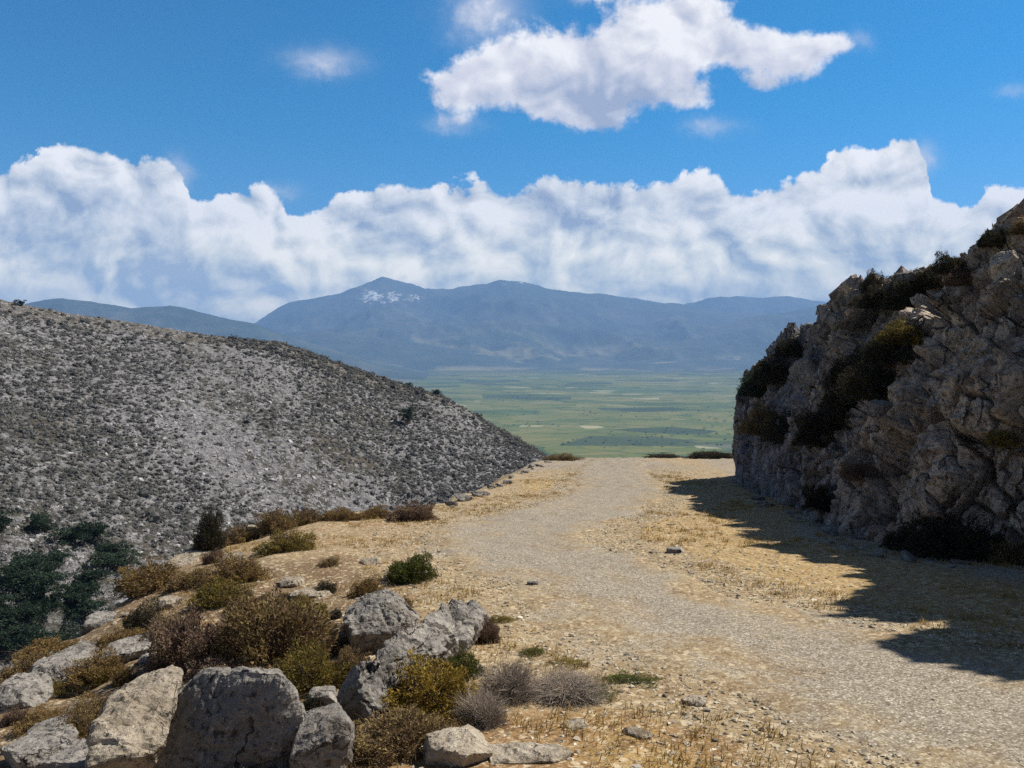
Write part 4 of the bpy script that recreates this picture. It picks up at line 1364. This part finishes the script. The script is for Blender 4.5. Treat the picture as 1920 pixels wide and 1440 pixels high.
def build_world():
    w = bpy.data.worlds.new('World'); SC.world = w
    w.use_nodes = True
    nt = w.node_tree; nt.nodes.clear()
    N = Nodes(nt)
    sky = N.new('ShaderNodeTexSky'); sky.sky_type = 'NISHITA'; sky.sun_disc = False
    sky.sun_elevation = ELEV
    sky.sun_rotation = math.pi / 2 - AZ
    sky.altitude = 900; sky.air_density = 1.0; sky.dust_density = 0.3; sky.ozone_density = 2.0
    r_, g_, b_ = N.sep(S(nt, sky.outputs[0]))
    skyc = N.comb((r_ * 0.85 - b_ * 0.30).max(b_ * 0.02), g_ * 0.74, b_ * 1.10)
    gen = N.coord('Generated')
    x, y, z = N.sep(gen)
    yy = y.abs().max(0.02)
    u0, v0 = x / yy, z / yy
    U = lambda px: (px - CX) / F
    Vv = lambda py: (HOR - py) / F
    # --- top contour of the cloud bank
    top = [(-700, 340), (-300, 300), (-100, 330), (0, 318), (60, 300), (130, 272), (190, 290), (250, 292), (320, 305), (350, 325), (368, 376), (430, 366), (500, 356), (535, 372), (556, 404),
           (640, 376), (690, 364), (800, 364), (900, 344), (950, 362), (1040, 346), (1180, 350), (1250, 344), (1330, 322), (1375, 352), (1450, 345), (1530, 330), (1565, 296),
           (1640, 286), (1690, 272), (1728, 300), (1745, 372), (1800, 382), (1840, 350), (1920, 342), (2100, 300), (2400, 340), (2700, 330)]
    def lumps(u, v):
        uv0 = N.comb(u + 0.0, v * 1.25)
        wn = N.noise(uv0, 8.0, 2, 0.5, out=1, dim='2D')
        ma = N.new('ShaderNodeVectorMath'); ma.operation = 'MULTIPLY_ADD'
        N.lk(wn, ma.inputs[0]); ma.inputs[1].default_value = (.085, .085, 0); N.lk(uv0, ma.inputs[2])
        uv = S(nt, ma.outputs[0])
        puff = N.vor(uv, 7.0, 'F1', dim='2D')
        puff2 = N.vor(uv, 17.0, 'F1', dim='2D')
        puff3 = N.vor(uv, 41.0, 'F1', dim='2D')
        fb = N.noise(uv, 13.0, 8, 0.62, dim='2D')
        soft = (puff * puff - 0.30) * -1.2
        return soft + (puff2 * puff2 - 0.25) * -0.62 + (puff3 * puff3 - 0.25) * -0.22 + (fb - 0.5) * 1.0, fb
    lump, fb = lumps(u0, v0)
    lump2, _ = lumps(u0 + 0.013, v0 + 0.014)
    fl = N.noise(N.comb(u0, v0 * 1.5), 5.5, 3, 0.5, dim='2D')
    fine = N.noise(N.comb(u0, v0), 60.0, 4, 0.6, dim='2D')
    fc = N.new('ShaderNodeFloatCurve')
    uu = (u0 + (fb - 0.5) * 0.035 + (fine - 0.5) * 0.012).step(U(-700), U(2700), 0, 1, False)
    N.lk(uu, fc.inputs['Value'])
    cv = fc.mapping.curves[0]
    pts = [((px + 700) / 3400.0, Vv(py) * 3) for px, py in top]
    while len(cv.points) < len(pts): cv.points.new(0.5, 0.5)
    for p, q in zip(cv.points, pts): p.location = q; p.handle_type = 'AUTO'
    fc.mapping.update()
    dep = (S(nt, fc.outputs[0]) / 3.0 - v0) / 0.05          # depth below the contour
    bank = dep + lump * 0.42 + (fine - 0.5) * 0.35
    # --- the free cloud above
    blobs = [(860, 175, 62, 48, 1.15), (940, 150, 75, 62, 1.1), (1030, 125, 85, 72, 1.2), (1050, 190, 80, 45, 1.1), (1130, 150, 80, 70, 1.2), (1125, 225, 60, 36, 1.0), (1200, 70, 80, 58, 1.2),
             (1290, 45, 85, 58, 1.3), (1330, 95, 85, 40, 1.2), (1230, 140, 80, 50, 1.1), (1290, 190, 62, 30, 0.9), (1420, 105, 62, 36, 1.05), (1490, 118, 60, 44, 1.15), (1550, 92, 46, 24, .95), (1420, 168, 46, 20, .8),
             (905, 22, 62, 46, .52), (612, 130, 70, 28, .70), (1120, 6, 46, 16, .66), (1330, 240, 46, 16, .55), (840, 235, 50, 12, .45)]
    tot = None
    for bx, by, rx, ry, wt in blobs:
        du = (u0 + (fb - 0.5) * 0.05 - U(bx)) * (F / rx); dv = (v0 - Vv(by)) * (F / ry)
        e = ((du * du + dv * dv) * -1.0).exp() * wt
        tot = e if tot is None else tot + e
    free = tot.min(1.45) * 1.15 - 0.66 + lump * 0.45 + (fine - 0.5) * 0.9
    aB = bank.step(0.0, 0.15) * v0.step(-0.01, 0.03)
    aF = free.step(0.0, 0.7)
    relief = lump - lump2
    wis = None
    for bx, by, rx, ry, wt in [(612, 128, 62, 26, .62), (908, 38, 70, 54, .85), (1125, 6, 60, 16, .5), (850, 240, 50, 18, .35), (1335, 244, 50, 18, .35), (1600, 88, 30, 18, .3), (1735, 300, 26, 26, .5),
                               (345, 328, 26, 30, .5), (1895, 180, 40, 14, .25), (520, 365, 40, 16, .4)]:
        du = (u0 + (fb - 0.5) * 0.06 - U(bx)) * (F / rx); dv = (v0 + (fine - 0.5) * 0.02 - Vv(by)) * (F / ry)
        e = ((du * du + dv * dv) * -1.3).exp() * wt
        wis = e if wis is None else wis + e
    aW = (wis * (fb * 1.6 + fine * 0.8 - 0.25)).min(0.75).max(0.0)
    strat = N.noise(N.comb(u0 * 1.4 + 3.0, v0 * 8.0), 4.0, 4, 0.55, dim='2D')
    # bank: bright lumpy top, greyer and layered toward its base
    lit = relief * 1.0 + dep.step(1.5, 0.0) * 0.26 + (fl - 0.5) * 1.15 - dep.step(0.9, 2.6) * 0.10 + (strat - 0.5) * dep.step(1.0, 2.4) * 0.45 + (fine - 0.5) * 0.35 + 0.56
    colB = lit.ramp([(0.10, lin(146, 160, 186)), (0.36, lin(186, 194, 205)), (0.58, lin(214, 217, 221)), (0.80, lin(237, 236, 235)), (1.0, lin(252, 249, 247))])
    litF = relief * 0.75 + (fine - 0.5) * 0.25 + (v0.step(Vv(260), Vv(30)) - 0.5) * 0.55 + (fl - 0.5) * 0.9 + free.step(0.9, 0.2) * 0.12 + 0.56
    colF = litF.ramp([(0.10, lin(158, 168, 192)), (0.36, lin(190, 194, 208)), (0.62, lin(218, 217, 224)), (0.9, lin(244, 242, 242))])
    c = N.mix(aW, skyc, N.value(lin(205, 208, 220), CLOUD))
    c = N.mix(aF * 0.96, c, N.value(colF, CLOUD))
    c = N.mix(aB * 0.97, c, N.mix(v0.step(0.17, 0.04), N.value(colB, CLOUD), N.value(N.mix(1.0, colB, (1.75, 1.62, 1.22, 1), 'MULTIPLY'), CLOUD)))
    # overhead and behind the viewer: for neutral fill light, an added grey cloud deck
    az = y / (x * x + y * y + 0.001).pow(0.5)
    outside = (az.step(0.62, 0.35) + z.step(0.48, 0.68)).min(1.0) * z.step(0.0, 0.06)
    fill_deck = N.noise(gen, 2.6, 5, 0.55)
    grey = fill_deck.ramp([(0.35, (0.026, 0.034, 0.058, 1)), (0.6, (0.056, 0.070, 0.110, 1)), (0.72, (0.10, 0.12, 0.17, 1))])
    c = N.mix(outside * fill_deck.step(0.30, 0.42, 0.45, 0.97), c, N.value(grey, 0.85 / SKY))
    bg = N.new('ShaderNodeBackground')
    N.lk(c, bg.inputs[0])
    bg.inputs[1].default_value = SKY
    out = N.new('ShaderNodeOutputWorld')
    N.lk(bg.outputs[0], out.inputs[0])
    w.cycles.sampling_method = 'MANUAL'
    w.cycles.sample_map_resolution = 512
SKY = 0.078
CLOUD = 10.9
build_world()

# ---------------------------------------------------------------- camera and picture settings
cam = bpy.data.cameras.new('camera')
cam.sensor_width = 36
cam.lens = F / 1920 * 36
cam.clip_start = 0.1
cam.clip_end = 120000
co = bpy.data.objects.new('camera', cam); COL.objects.link(co)
co.location = (0, 0, 0)
co.rotation_euler = (math.radians(90) - math.atan((720 - HOR) / F), 0, 0)
SC.camera = co

SC.view_settings.view_transform = 'Standard'
SC.view_settings.look = 'None'
SC.view_settings.exposure = 0.5
SC.view_settings.gamma = 1.0
SC.render.engine = 'CYCLES'
cy = SC.cycles
cy.max_bounces = 5
cy.diffuse_bounces = 3
cy.volume_bounces = 1
cy.sample_clamp_indirect = 4.0
cy.transparent_max_bounces = 4
cy.use_denoising = False
try: cy.denoiser = 'OPENIMAGEDENOISE'
except Exception: pass
